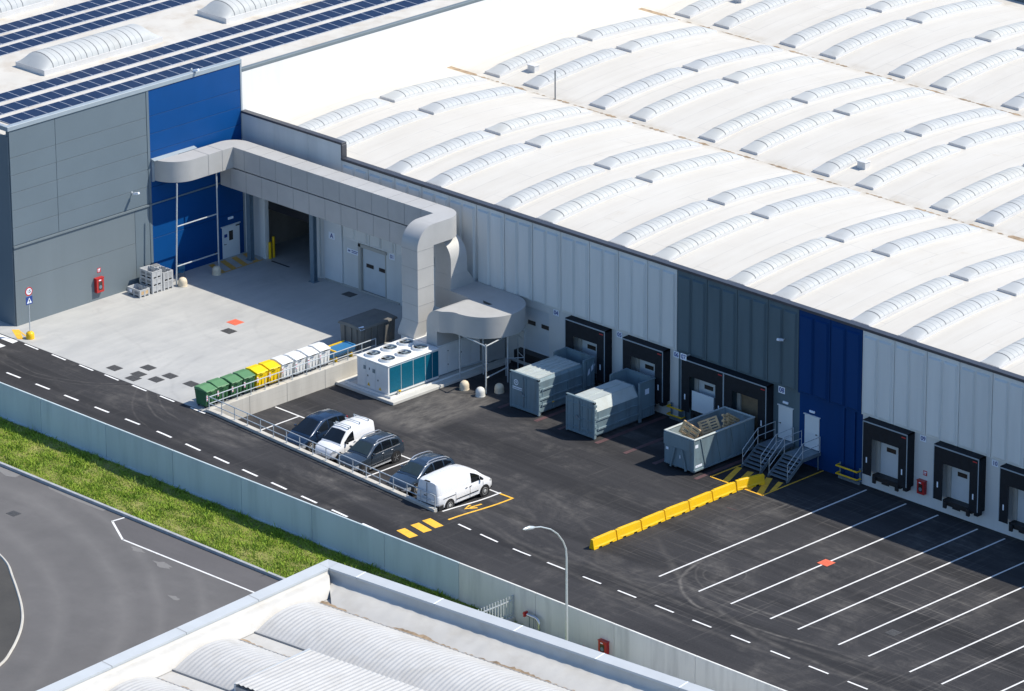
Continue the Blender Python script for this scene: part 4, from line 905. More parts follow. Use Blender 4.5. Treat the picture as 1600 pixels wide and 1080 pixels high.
for i, (s, l) in enumerate(zip(src, bl)):
    loc = (18.72+jit.uniform(-.05, .05), -20.35+1.055*i, ZA+.012); rz = R_(jit.uniform(-3, 3))
    if id(s) not in seen: seen.add(id(s)); s.location = loc; s.rotation_euler = (0, 0, rz); s['label'] = l
    else: dup(s, loc, rz, l)

# ------------------------------------------------------------------ crates
def make_crate(label, grid=False, h=.49, orange=False, paper=False):
    t = thing('plastic_crate', label, 'crate', group='crates stacked against the grey wall')
    hx, hy, w = .60, .41, .035
    MB().box(-hx, hx, -hy, -hy+w, .12, h-.0).box(-hx, hx, hy-w, hy, .12, h).box(-hx, -hx+w, -hy+w, hy-w, .12, h).box(hx-w, hx, -hy+w, hy-w, .12, h).box(-hx+w, hx-w, -hy+w, hy-w, .12, .15).build('tub', 'crate', t)
    c = MB()
    for x in (-hx, hx-.11):
        for y in (-hy, hy-.10): c.box(x-.012, x+.122, y-.012, y+.112, 0, h)
    c.box(-.06, .06, -hy-.012, -hy+.09, 0, h).box(-.06, .06, hy-.09, hy+.012, 0, h).box(hx-.1, hx+.012, -.05, .05, 0, h)
    c.build('corner_leg', 'crate', t)
    MB().box(-hx-.015, hx+.015, -hy-.015, -hy+.03, h-.05, h+.012).box(-hx-.015, hx+.015, hy-.03, hy+.015, h-.05, h+.012).box(-hx-.015, -hx+.03, -hy+.03, hy-.03, h-.05, h+.012).box(hx-.03, hx+.015, -hy+.03, hy-.03, h-.05, h+.012).build('rim', 'crate', t)
    if grid:
        g = MB()
        for i in range(9): y = -hy+.06+i*.09; g.box(hx, hx+.008, y, y+.03, .14, h-.06)
        for i in range(5): z = .16+i*.09; g.box(hx, hx+.01, -hy+.1, hy-.1, z, z+.03)
        g.build('slats', 'crate', t)
        bx(hx-.002, hx+.003, -hy+.1, hy-.1, .13, h-.05).build('mesh_side', 'crate_dark', t)
    else:
        for y0, y1 in ((-hy+.12, -.07), (.07, hy-.12)): bx(hx, hx+.006, y0, y1, .17, h-.10).build('side_field', 'wood' if orange else 'crate', t)
        for x0, x1 in ((-hx+.14, -.09), (.09, hx-.14)): bx(x0, x1, -hy-.006, -hy, .2, h-.12).build('side_field', 'crate_dark', t)
        if paper: bx(-.42, -.16, -hy-.012, -hy-.007, .22, .42).build('paper', 'sign_white', t)
    return t
c0 = make_crate('single low grey plastic crate in front, orange boxes showing through its side', False, .50, True, True); c0.location = (1.12, -10.35, ZA+.012)
cA = make_crate('grey plastic crate at the bottom of the stack of three'); cA.location = (1.12, -9.27, ZA+.012)
dup(cA, (1.12, -9.27, ZA+.505), None, 'grey plastic crate in the middle of the stack of three'); dup(cA, (1.12, -9.27, ZA+.998), None, 'grey plastic crate on top of the stack of three, open')
cG = make_crate('slatted grey plastic crate at the bottom beside the duct post', True, .60); cG.location = (1.16, -8.36, ZA+.012)
dup(cG, (1.16, -8.36, ZA+.62), None, 'slatted grey plastic crate on top beside the duct post')
cb = MB().box(.2, .5, -8.0, -7.85, ZA+.012, ZA+1.2).box(.15, .62, -8.7, -7.85, ZA+1.2, ZA+1.32); 
tag(MB().box(.12, .48, -8.75, -7.9, ZA+.012, ZA+1.28).build('plastic_crate', 'crate_dark', bevel=.02), 'darker grey crate wedged behind the slatted crates against the wall', 'crate', 'crates stacked against the grey wall')
cc = thing('plastic_chair', 'small blue plastic chair by the blue wall beside a bollard', 'chair', (.72, -6.35, ZA+.012), R_(35))
MB().box(-.22, .22, -.22, .22, .42, .46).build('seat', 'chair_blue', cc, bevel=.02)
MB().grid(lambda u, v: (u*.22, .2+.05*abs(v)+.04*(1-u*u), .46+.42*v), lin(-1, 1, 6), lin(0, 1, 5)).build('backrest', 'chair_blue', cc, smooth=True)
for x, y in ((-.19, -.19), (.19, -.19), (-.19, .19), (.19, .19)): MB().tube([(x*1.1, y*1.1, 0), (x, y, .42)], .018, 6).build('leg', 'steel_dark', cc)

# ------------------------------------------------------------------ bollards, sign post
def bollard(label, loc, mat='bollard', h=.58, r=.30):
    t = thing('bollard', label, 'bollard', loc, 0, 'domed concrete bollards')
    MB().lathe([(r, 0), (r, h*.5), (r*.93, h*.68), (r*.75, h*.86), (r*.45, h*.97), (.01, h)], 20).build('dome', mat, t, smooth=True, sharp=60)
    MB().lathe([(r*1.04, 0), (r*1.04, .05), (r, .06)], 20).build('base_ring', mat, t)
    return t
bollard('cream domed bollard in the sun beside the blue chair', (1.95, -7.3, ZA+.012)); bollard('cream domed bollard in the shade beside the orange hatching', (1.9, -4.3, ZA+.012))
bollard('cream domed bollard under the drum duct nearest the chiller', (26.1, -5.55, 0), 'bollard'); bollard('white domed bollard standing farthest out in the sun', (27.6, -5.65, 0), 'bollard_white'); bollard('cream domed bollard in the shade beside the logo container', (28.0, -4.4, 0))
sp = thing('traffic_sign', 'traffic sign post with 15 limit and blue warning plate on a yellow base', 'road sign', (2.25, -20.38, ZA+.012))
MB().lathe([(.27, 0), (.27, .26), (.24, .38), (.15, .46), (.01, .48)], 18).build('base', 'yellow', sp, smooth=True, sharp=60)
MB().tube([(0, 0, .4), (0, 0, 3.45)], .032, 8).build('pole', 'steel', sp, smooth=True)
RX = Matrix.Rotation(R_(90), 4, 'Y')
def disc(r, x0, x1, z): return MB().tube([(x0, 0, z), (x1, 0, z)], r, 28)
d = disc(.29, .035, .05, 3.16).build('limit_plate', 'sign_red', sp); disc(.215, .051, .056, 3.16).build('limit_face', 'sign_white', d)
text_mesh('numerals', '15', .30, 'sign_black', d, Matrix.Translation((.060, 0, 3.16)) @ FACE_E)
q = bx(.035, .05, -.27, .27, 2.30, 2.84).build('warning_plate', 'sign_blue', sp, bevel=.01)
MB().prism([(-.2, 2.38), (.2, 2.38), (0, 2.75)], .004, 'x', .051).build('triangle', 'sign_white', q)
MB().prism([(-.03, 2.42), (.02, 2.42), (.03, 2.52), (.06, 2.55), (.02, 2.6), (0, 2.66), (-.04, 2.6), (-.03, 2.5)], .003, 'x', .056).build('walker', 'sign_black', q)

# ------------------------------------------------------------------ number signs on the warehouse wall
def wall_sign(txt, x, z, label, y=-.20, s=.42, blue=False):
    t = thing('dock_sign', label, 'sign', (x, y, z), 0, 'number signs along the loading wall')
    bx(-s*.56, s*.56, -.012, .0, -s*.46, s*.46).build('plate', 'sign_white', t)
    text_mesh('lettering', txt, s*.86, 'sign_blue', t, Matrix.Translation((0, -.016, -.01)) @ FACE_S)
    if abs(y) > .05: bx(-.03, .03, 0, -y+.015, -.05, .05).build('bracket', 'steel', t)
    return t
wall_sign('A', 8.45, 4.32, 'white sign with a blue letter A on the sliding gate leaf', -.115, .50)
wall_sign('01', 13.95, 4.22, 'white sign with blue number 01 beside the sectional door', 0)
wall_sign('04', 28.62, 4.22, 'white sign with blue number 04', 0); wall_sign('05', 34.06, 4.2, 'white sign with blue number 05', 0)
wall_sign('06', 39.0, 4.26, 'white sign with blue number 06', -.18, .42); wall_sign('07', 40.03, 4.52, 'white sign with blue number 07 touching the 06 sign', -.66, .44)
wall_sign('08', 47.42, 4.2, 'white sign with blue number 08 above a personnel door', 0, .46); wall_sign('09', 58.48, 4.18, 'white sign with blue number 09', 0); wall_sign('10', 63.9, 4.16, 'white sign with blue number 10', 0)
ds = thing('direction_sign', 'small white board with a blue arrow left of door 01', 'sign', (10.3, 0, 3.66))
bx(-.53, .53, -.012, .0, -.16, .16).build('plate', 'sign_white', ds)
MB().prism([(-.47, 0), (-.33, -.09), (-.33, -.035), (-.22, -.035), (-.22, .035), (-.33, .035), (-.33, .09)], .003, 'y', -.016).box(-.12, .45, -.016, -.013, .03, .08).box(-.12, .4, -.016, -.013, -.08, -.03).build('arrow', 'sign_blue', ds)
# fire cabinets
def cabinet(label, loc, rz, sign=True, w=.62, h=.95):
    t = thing('fire_hose_cabinet', label, 'fire cabinet', loc, rz, 'red fire hose cabinets')
    bx(-w/2, w/2, -.26, 0, 0, h).build('case', 'red', t, bevel=.02); bx(-w/2-.02, w/2+.02, -.28, 0, h, h+.04).build('case_top', 'red', t)
    bx(-w*.26, w*.26, -.268, -.261, h*.18, h*.78).build('pane', 'window_dark', t); bx(-w*.2, w*.1, -.272, -.2685, h*.84, h*.92).build('label_strip', 'sign_white', t)
    MB().tube([(0, -.2695, h*.4), (0, -.274, h*.4)], .12, 16).build('hose_reel', 'steel_blue', t)
    if sign:
        s = bx(-.02, .28, -.012, 0, h+.32, h+.62).build('sign_plate', 'sign_red', t); MB().box(.03, .08, -.015, -.0125, h+.37, h+.57).box(.1, .23, -.015, -.0125, h+.5, h+.57).box(.15, .19, -.015, -.0125, h+.37, h+.5).build('pictogram', 'sign_white', s)
    return t
cabinet('red fire hose cabinet on the sunny grey wall', (.0, -12.8, 1.68), R_(90)); cabinet('red fire hose cabinet between docks 09 and 10', (58.55, .018, .76), 0, True, .56, .82); cabinet('red fire hose cabinet on the outer side of the boundary wall', (60.55, -28.75, .50), 0, False, .62, .72)
hy = thing('hydrant', 'small red standpipe hydrant at the foot of the boundary wall', 'hydrant', (59.35, -29.25, .03))
MB().lathe([(.11, 0), (.07, .06), (.07, .5), (.11, .52), (.10, .62), (.01, .68)], 14).build('post', 'red', hy, smooth=True); MB().tube([(-.16, 0, .45), (.16, 0, .45)], .045, 10).build('outlet', 'red', hy, smooth=True)
pp = thing('fire_water_pipe', 'foil wrapped water pipe with red valve on the boundary wall', 'pipe', (55.0, -29.0, .05))
MB().tube([(-.15, 0, 1.02), (.45, 0, 1.02), (.62, 0, .97), (.72, 0, .84), (.75, 0, .66), (.75, 0, .0)], .10, 10).build('lagged_pipe', 'foil', pp, smooth=True)
MB().tube([(-.45, 0, 1.02), (-.15, 0, 1.02)], .085, 10).box(-.36, -.26, -.14, .14, .88, 1.16).build('valve', 'red', pp, smooth=False)
MB().tube([(0, 0, 0), (0, 0, .95)], .03, 8).tube([(.32, 0, 0), (.32, 0, .95)], .025, 8).build('stand', 'steel_dark', pp)

# ------------------------------------------------------------------ cameras and lamps on the walls
def camera_bracket(name, label, loc, rz, cat='camera'):
    t = thing(name, label, cat, loc, rz)
    MB().box(-.06, .06, -.02, 0, -.1, .1).box(-.025, .025, -.45, -.02, -.025, .025).build('bracket', 'steel', t)
    MB().rbox((0, -.45, .06), (.16, .5, .14), Matrix.Rotation(R_(-18), 3, 'X')).build('housing', 'sign_white', t, bevel=.02)
    return t
camera_bracket('security_camera', 'white security camera on the sunny grey wall above the silver band', (.01, -9.69, 7.6), R_(90)); camera_bracket('wall_floodlight', 'grey floodlight on the dark cladding above door 08', (47.78, -.165, 7.6), 0, 'lamp')
camera_bracket('security_camera', 'white security camera at the roof edge above the blue wall', (-.35, -4.0, 14.5), R_(90))
lp = thing('street_lamp', 'tall galvanised street lamp with a long curved arm outside the boundary wall', 'street lamp', (58.45, -29.6, .0))
z1 = 5.75
pts_ = [(0, 0, 0), (0, 0, 3), (0, 0, z1)]+[(0, -a, z1+b) for a, b in ((.05, .53), (.27, 1.03), (.7, 1.6), (1.23, 2.03), (2.0, 2.40), (2.5, 2.52))]
MB().tube(pts_, [.085, .072, .056, .050, .047, .044, .041, .038, .035], 10).build('pole', 'lamp_pole', lp, smooth=True)
MB().tube([(0, -2.42, z1+2.50), (0, -2.55, z1+2.53), (0, -2.85, z1+2.60), (0, -3.2, z1+2.64), (0, -3.34, z1+2.65)], [.04, .08, .115, .08, .02], 10).build('lamp_head', 'lamp_pole', lp, smooth=True)
MB().box(-.16, .16, -.16, .16, 0, .06).build('foot_plate', 'conc_slab', lp)
# ------------------------------------------------------------------ covers in the ground
def cover(label, x, y, w, d, z, mat='iron', cat='drain cover', rz=0):
    t = thing('drain_cover', label, cat, (x, y, z), rz, 'iron covers in the paving')
    bx(-w/2, w/2, -d/2, d/2, 0, .012).build('frame', mat, t); g = MB()
    for i in range(4): g.box(-w/2+.08, w/2-.08, -d/2+.08+i*(d-.16)/4, -d/2+.08+(i+.55)*(d-.16)/4, .012, .018)
    g.build('grate', mat, t)
for i, (x, y, l) in enumerate([(10.0, -20.1, 'dark iron cover nearest the yellow signpost'), (11.45, -18.6, 'dark iron cover farthest from the road in the group of six'), (11.86, -19.75, 'dark iron cover in the middle of the group, one behind another'), (12.15, -20.45, 'dark iron cover nearest the road in the group'), (13.33, -19.6, 'dark iron cover in the centre right of the group'), (13.49, -18.6, 'dark iron cover at the back right of the group'), (15.44, -18.6, 'dark iron cover nearest the green bins'), (10.26, -10.8, 'dark iron cover beside the orange cover'), (10.86, -.9, 'dark iron cover in the shade in front of door 01')]):
    cover(l, x, y, .85, .7, ZA+.012)
cover('orange painted cover on the pale apron', 9.37, -9.45, .85, .8, ZA+.012, 'orange_cover'); cover('orange painted cover on a white bay line', 60.2, -10.3, .75, .75, .014, 'orange_cover')
cover('grey iron cover in the truck bays near the road', 69.3, -15.0, .7, .7, .004)
cover('worn iron cover in the grey outer road beside the grass verge', 21.4, -37.8, .7, .6, -.02)

# ------------------------------------------------------------------ yellow barriers
def barrier_unit(label):
    t = thing('road_barrier', label, 'barrier', group='yellow barriers in a line from the stairs')
    L = 1.96; m = MB()
    out = [(-L/2, 0), (-L*.30, 0), (-L*.28, .09), (-L*.18, .09), (-L*.16, 0), (L*.16, 0), (L*.18, .09), (L*.28, .09), (L*.30, 0), (L/2, 0), (L/2, .20), (L/2, .60), (-L/2, .60), (-L/2, .20)]
    m.prism(out, .42, 'x', -.21); k = len(m.v)
    m.v = [((x*(1.0 if z < .1 else (.76 if z < .4 else .40))), y, z) for x, y, z in m.v]
    m.build('body', 'yellow', t, bevel=.025, seg=2)
    MB().box(-.085, .085, -L/2+.2, L/2-.2, .60, .62).build('top_ridge', 'yellow', t, bevel=.01)
    MB().box(-.05, .05, L/2, L/2+.04, .12, .52).build('connector', 'yellow', t)
    return t
bpts = [(49.32, -18.05), (49.22, -5.35)]
bar_l = ['yellow plastic road barrier at the road end of the line', 'second yellow road barrier from the road', 'third yellow road barrier from the road', 'middle yellow road barrier of the line of seven', 'third yellow road barrier counted from the stairs end', 'yellow road barrier just outside the hatched box', 'yellow road barrier standing skewed on the hatched box by the stairs']
b0 = None
for i, l in enumerate(bar_l):
    y = -17.2+2.03*i; x = 49.25-.008*i; rz = R_([1.5, -1, 1, -1.5, 1, -1, -14][i])
    if i == 6: y += .1; x += .18
    if b0 is None: b0 = barrier_unit(l); b0.location = (x, y, gz(x, y)); b0.rotation_euler = (0, 0, rz)
    else: dup(b0, (x, y, gz(x, y)), rz, l)
def guard(label, x0, x1, y0=-.45):
    t = thing('guard_rail', label, 'guard rail', (x0, y0, 0), 0, 'yellow guard rails at the wall foot'); L = x1-x0
    for z in (.36, .86): MB().tube([(0, .3, z), (0, 0, z), (L, 0, z), (L, .3, z)], .055, 8).build('rail', 'yellow', t, smooth=True, sharp=50)
    for x in (.05, L-.05): bx(x-.05, x+.05, .3, .36, .0, 1.0).build('post', 'steel_blue', t)
    bx(0, L, .2, .42, 0, .16).build('foot', 'steel_dark', t)
guard('yellow double guard rail at the foot of the blue wall', 52.2, 53.85); guard('yellow double guard rail behind the skip between docks 05 and 06', 38.5, 39.7)
yb = thing('gate_bollard', 'two tall yellow steel posts inside the open gate', 'bollard', (2.18, .16, ZA))
MB().tube([(0, 0, 0), (0, 0, 1.15)], .10, 10).build('post', 'yellow', yb, smooth=True, sharp=50)
yb['label'] = 'yellow steel post just inside the open gate, nearer one'
yb2 = thing('gate_bollard', 'yellow steel post just inside the open gate, farther one', 'bollard', (2.16, .50, ZA)); MB().tube([(0, 0, 0), (0, 0, 1.45)], .09, 10).build('post', 'yellow', yb2, smooth=True, sharp=50)
# steel columns in front of the gate
for x, lab in ((1.42, 'blue grey steel column left of the open gate'), (8.02-.55, 'blue grey steel column right of the open gate')):
    t = thing('steel_column', lab, 'column', (x, -.85, ZA), 0, 'steel columns at the gate')
    MB().box(-.17, .17, -.17, -.14, 0, 5.4).box(-.17, .17, .14, .17, 0, 5.4).box(-.02, .02, -.14, .14, 0, 5.4).build('shaft', 'steel_blue', t); bx(-.26, .26, -.26, .26, 0, .04).build('foot_plate', 'steel_blue', t)

# ------------------------------------------------------------------ steel stairs
def stairs(label, x0):
    t = thing('metal_staircase', label, 'stairs', (x0, 0, 0), 0, 'galvanised steel stairs to the doors')
    W = 1.5; zt = 1.1; yp = -1.62; yb_ = -2.95; n = 6
    bx(0, W, yp, -.03, zt-.05, zt).build('platform', 'steel_dark', t)
    for x in (.02, W-.02):
        MB().prism([(yb_-.1, 0), (yb_+.12, 0), (yp, zt-.20), (-.03, zt-.20), (-.03, zt), (yp-.05, zt), (yb_-.1, .17)], .03, 'x', x-.015).build('stringer', 'steel_dark', t)
    for i in range(n):
        y = yb_+(yp-yb_)*(i)/n; z = zt*(i+1)/(n+1); bx(.04, W-.04, y-.02, y+.25, z-.03, z).build('tread', 'steel_dark', t)
    for x in (.02, W-.02):
        for (y, z) in ((yb_, .12), (yp, zt), (-.1, zt)): MB().tube([(x, y, z), (x, y, z+1.0)], .022, 6).build('post', 'steel', t, smooth=True)
        for h in (1.0, .5): MB().tube([(x, yb_, .12+h), (x, yp, zt+h), (x, -.08, zt+h)], .022, 6).build('handrail', 'steel', t, smooth=True)
    for x in (.08, W-.08): bx(x-.03, x+.03, -.2, -.14, 0, zt-.2).build('support', 'steel_dark', t)
stairs('galvanised steel stairs up to the door under sign 08, beside the skip', 47.0); stairs('galvanised steel stairs up to the door in the blue wall', 49.12)
# ------------------------------------------------------------------ waste containers at the docks
def compactor(label, x0, x1, y0, chamfer, logo):
    t = thing('waste_compactor', label, 'waste container', ((x0+x1)/2, y0, 0), 0, 'closed waste compactors parked at the docks')
    w = (x1-x0)/2; L = 3.85; Lh = 1.25 if chamfer else .88; H = 2.42; zb = .22
    if chamfer: prof = [(-w+.08, zb), (w-.08, zb), (w-.04, H*.42), (w-.04, H*.72), (w*.62, H-.06), (-w*.62, H-.06), (-w+.04, H*.72), (-w+.04, H*.42)]
    else: prof = [(-w+.05, zb), (w-.05, zb), (w-.05, H-.22), (w-.16, H-.06), (-w+.16, H-.06), (-w+.05, H-.22)]
    b = MB().prism(prof, L, 'y', .12).build('body', 'container', t, bevel=.015)
    rf = MB()
    if chamfer:
        rf.box(-w*.6, w*.6, .13, L, H-.058, H-.045); rf.box(-.05, .05, .13, L, H-.045, H-.0)
        rf.add([(w*.63, .13, H-.055), (w-.03, .13, H*.72), (w-.03, L, H*.72), (w*.63, L, H-.055)], [(0, 1, 2, 3)])
    else:
        rf.box(-w+.2, w-.2, .13, L, H-.058, H-.05)
        for k in range(6):
            xx = -w+.22+k*(2*w-.44)/5; rf.box(xx-.035, xx+.035, .13, L, H-.05, H-.005)
    rf.build('roof_sheet', 'container_lt', t, fix=True)
    rb_ = MB()
    for z in ((.62, 1.02, 1.62) if not chamfer else (.55, 1.15)): rb_.box(w-.055, w+.02, .12, L+.1, z, z+.12); rb_.box(-w-.02, -w+.055, .12, L+.1, z, z+.12)
    if not chamfer:
        for y in (1.3, 2.6): rb_.box(w-.055, w+.0, y, y+.08, .25, 1.62)
    rb_.build('side_rib', 'container', t, bevel=.01)
    # end frame and door
    e = MB().box(-w-.03, -w+.11, 0, .16, .06, H).box(w-.11, w+.03, 0, .16, .06, H).box(-w-.03, w+.03, 0, .18, H-.12, H+.02).box(-w+.11, w-.11, 0, .16, .10, .26)
    e.build('end_frame', 'container', t, bevel=.015)
    d = bx(-w+.11, w-.11, .03, .119, .26, H-.12).build('end_door', 'container', t)
    r = MB()
    for xx in ([-.12, .12] if not chamfer else [-.62, -.12, .12, .62]): r.box(xx-.05, xx+.05, -.02, .03, .28, H-.14)
    if chamfer:
        for z in (.5, 1.15, H-.42): r.box(-w+.12, w-.12, -.012, .03, z-.04, z+.04)
    r.build('door_rib', 'container', d, bevel=.01)
    lk = MB().tube([(-.0, -.05, .35), (0, -.05, H-.3)], .03, 8).tube([(-.12, -.06, 1.15), (.14, -.07, 1.05)], .035, 8).tube([(-.2, -.04, 1.2), (-.2, -.1, 1.2)], .12, 12)
    lk.build('locking_bar', 'steel_dark', d)
    h = MB()
    for z in (.4, .8, 1.35, 1.8, 2.1): h.box(w+.025, w+.08, -.02, .20, z, z+.14)
    h.tube([(w+.06, .0, .3), (w+.06, 0, 2.2)], .03, 8).tube([(w+.07, .3, .55), (w+.07, .3, 1.0)], .03, 8).tube([(w+.07, .3, 1.3), (w+.07, .3, 1.8)], .03, 8)
    h.build('hinge', 'container', t)
    # open hopper at the dock end
    y1 = L+.12; y2 = y1+Lh+.1; zt = H+(.12 if not chamfer else .10)
    hp_ = MB().box(-w, -w+.06, y1, y2, zb, zt).box(w-.06, w, y1, y2, zb, zt).box(-w+.06, w-.06, y2-.06, y2, zb, zt).box(-w+.06, w-.06, y1, y1+.06, zb, H-.5).box(-w+.06, w-.06, y1+.06, y2-.06, .7, .76)
    hp_.build('hopper', 'container', t)
    MB().box(-w-.04, -w+.08, y1-.03, y2+.03, zt, zt+.06).box(w-.08, w+.04, y1-.03, y2+.03, zt, zt+.06).box(-w+.08, w-.08, y2-.08, y2+.03, zt, zt+.06).build('hopper_rim', 'container', t)
    f = MB().box(w-.02, w+.09, y1-.08, y1+.10, .05, zt).box(-w-.09, -w+.02, y1-.08, y1+.10, .05, zt)
    for k in range(4): f.box(w+.0, w+.05, y1+.25+k*.3, y1+.31+k*.3, .3, .8 if chamfer else zt-.05)
    f.box(w, w+.05, y1+.1, y2, .8, .88).build('hopper_frame', 'container', t)
    MB().box(-w+.25, -w+.4, .2, y2, .06, zb).box(w-.4, w-.25, .2, y2, .06, zb).build('skid', 'steel_dark', t)
    for x in (-w+.2, w-.2): MB().tube([(x-.1, .25, .11), (x+.1, .25, .11)], .11, 12).build('roller', 'steel_dark', t)
    bx(w+.001, w+.006, y1+.5, y1+.85, 1.7, 2.05).build('notice', 'sign_white', t) if chamfer else None
    if logo:
        g = bx(-w+.2, -w+.2, 0, 0, 0, 0) if 0 else None
        m = MB(); cx, cz, y = -w+.52, 1.78, .024
        for k in range(20):
            a, b2 = 2*math.pi*k/20, 2*math.pi*(k+1)/20
            m.add([(cx+.14*math.cos(a), y, cz+.14*math.sin(a)), (cx+.14*math.cos(b2), y, cz+.14*math.sin(b2)), (cx+.19*math.cos(b2), y, cz+.19*math.sin(b2)), (cx+.19*math.cos(a), y, cz+.19*math.sin(a))], [(0, 1, 2, 3)])
        m.bar((cx-.05, y, cz-.07), (cx+.06, y, cz-.02), .004, .035).bar((cx+.06, y, cz+.0), (cx-.06, y, cz+.03), .004, .035).bar((cx-.06, y, cz+.06), (cx+.06, y, cz+.08), .004, .035)
        for k in range(7): m.box(cx-.3+k*.115, cx-.3+k*.115+.085, y-.002, y+.002, 1.42, 1.50)
        for k in range(10): m.box(cx-.3+k*.08, cx-.3+k*.08+.06, y-.002, y+.002, 1.32, 1.37)
        m.build('logo', 'sign_white', d)
        k = MB()
        k.prism([(y1+.3, 1.45), (y1+.45, 1.9), (y1+.9, 2.2), (y1+1.05, 2.1), (y1+.8, 1.8)], .004, 'x', w+.001); k.build('emblem', 'sign_white', t)
        bx(w+.021, w+.026, 1.2, 1.38, .64, .72).build('warning_label', 'yellow', t)
    return t
compactor('closed blue grey waste compactor with white round logo on its end, at dock 04', 30.25, 32.68, -5.72, False, True)
compactor('closed blue grey waste compactor with chamfered roof and ribbed end door, at dock 05', 35.4, 37.75, -6.08, True, False)
rc = thing('open_skip', 'open blue grey roll off skip with broken pallets inside, at docks 06 and 07', 'skip', (44.7, -5.98, 0))
w = 1.2; L = 5.27; H = 2.2
body = MB().box(-w, -w+.06, 0, L, .22, H).box(w-.06, w, 0, L, .22, H).box(-w+.06, w-.06, 0, .06, .22, H).box(-w+.06, w-.06, L-.06, L, .22, H).build('body', 'container', rc)
bx(-w+.06, w-.06, .06, L-.06, .22, .34).build('floor', 'container_in', rc)
lin_ = MB().box(-w+.06, -w+.068, .07, L-.07, .35, H-.02).box(w-.068, w-.06, .07, L-.07, .35, H-.02).box(-w+.07, w-.07, L-.07, L-.062, .35, H-.02).box(-w+.07, w-.07, .062, .07, .35, H-.02); lin_.build('inner_lining', 'container_in', rc)
MB().box(-w-.05, -w+.09, -.03, L+.03, H, H+.09).box(w-.09, w+.05, -.03, L+.03, H, H+.09).box(-w+.09, w-.09, -.03, .09, H, H+.09).box(-w+.09, w-.09, L-.09, L+.03, H, H+.09).build('rim', 'container_lt', rc, bevel=.02)
r = MB()
for y in (.95, 2.3, 3.55, 4.75):
    for sx in (1, -1): r.prism([(y, .34), (y+.12, .34), (y-.30, H-.03), (y-.42, H-.03)], .05, 'x', w if sx == 1 else -w-.05)
r.box(w, w+.05, .02, L, .22, .33).box(-w-.05, -w, .02, L, .22, .33)
r.build('side_rib', 'container', rc, bevel=.008)
MB().box(-w-.03, w+.05, -.06, -.002, 1.42, H-.02).box(-w, w, -.03, -.001, .22, .34).build('front_plate', 'container', rc, bevel=.01)
MB().bar((-.62, -.10, .15), (-.28, -.12, 1.42), .06, .12).bar((.62, -.10, .15), (.28, -.12, 1.42), .06, .12).build('hook_frame', 'container', rc)
MB().box(-w+.15, -w+.35, -.035, -.03, 1.12, 1.28).box(w+.001, w+.004, .1, .35, 1.7, 1.9).box(w+.001, w+.004, .12, .7, .45, .6).box(.05, .12, -.035, -.03, .8, 1.0).build('sticker', 'sign_white', rc)
sc_ = MB(); rr = random.Random(9)
for _ in range(16): y = rr.uniform(.1, .9); z = rr.uniform(.5, 1.6); sc_.box(w+.001, w+.004, y, y+rr.uniform(.03, .16), z, z+rr.uniform(.02, .05))
sc_.build('paint_scrape', 'steel_dark', rc)
MB().box(-.5, -.35, .1, L, .08, .22).box(.35, .5, .1, L, .08, .22).build('skid', 'steel_dark', rc)
for x in (-.85, .85): MB().tube([(x-.12, .3, .11), (x+.12, .3, .11)], .11, 12).build('roller', 'steel_dark', rc)
def pallet(label, loc, rot):
    t = thing('wooden_pallet', label, 'pallet', loc, 0, 'wooden pallets thrown into the open skip'); t.rotation_euler = rot
    m = MB()
    for i in range(5): m.box(-.6, .6, -.4+i*.175, -.4+i*.175+.10, .122, .144)
    m.build('deck_board', 'wood', t)
    m = MB()
    for x in (-.6, -.07, .46): m.box(x, x+.14, -.4, .4, .1, .122)
    m.build('cross_board', 'wood', t)
    m = MB()
    for x in (-.6, -.07, .46):
        for y in (-.4, -.07, .26): m.box(x, x+.14, y, y+.14, .022, .1)
    m.build('block', 'wood', t)
    m = MB()
    for y in (-.4, -.05, .3): m.box(-.6, .6, y, y+.1, 0, .022)
    m.build('bottom_board', 'wood', t)
pallet('pale sunlit wooden pallet standing at the near end of the open skip', (44.62, -4.95, 2.22), (R_(78), R_(22), R_(14)))
pallet('wooden pallet lying slanted across the middle of the open skip', (44.75, -3.45, 2.18), (R_(58), R_(-14), R_(62)))
pallet('wooden pallet leaning on edge behind the slanted one in the open skip', (45.1, -2.35, 2.2), (R_(76), R_(24), R_(104)))
pallet('second leaning wooden pallet, farthest from the open end of the skip', (45.2, -1.95, 2.05), (R_(64), R_(34), R_(88)))
pallet('broken wooden pallet low in the open skip under the slanted one', (44.6, -3.2, 1.45), (R_(14), R_(12), R_(40)))
pallet('wooden pallet lying low at the near end of the open skip', (44.55, -4.9, 1.25), (R_(10), R_(-6), R_(12)))
pallet('wooden pallet lying flat on the floor of the open skip', (44.7, -2.4, .7), (R_(4), R_(3), R_(85)))

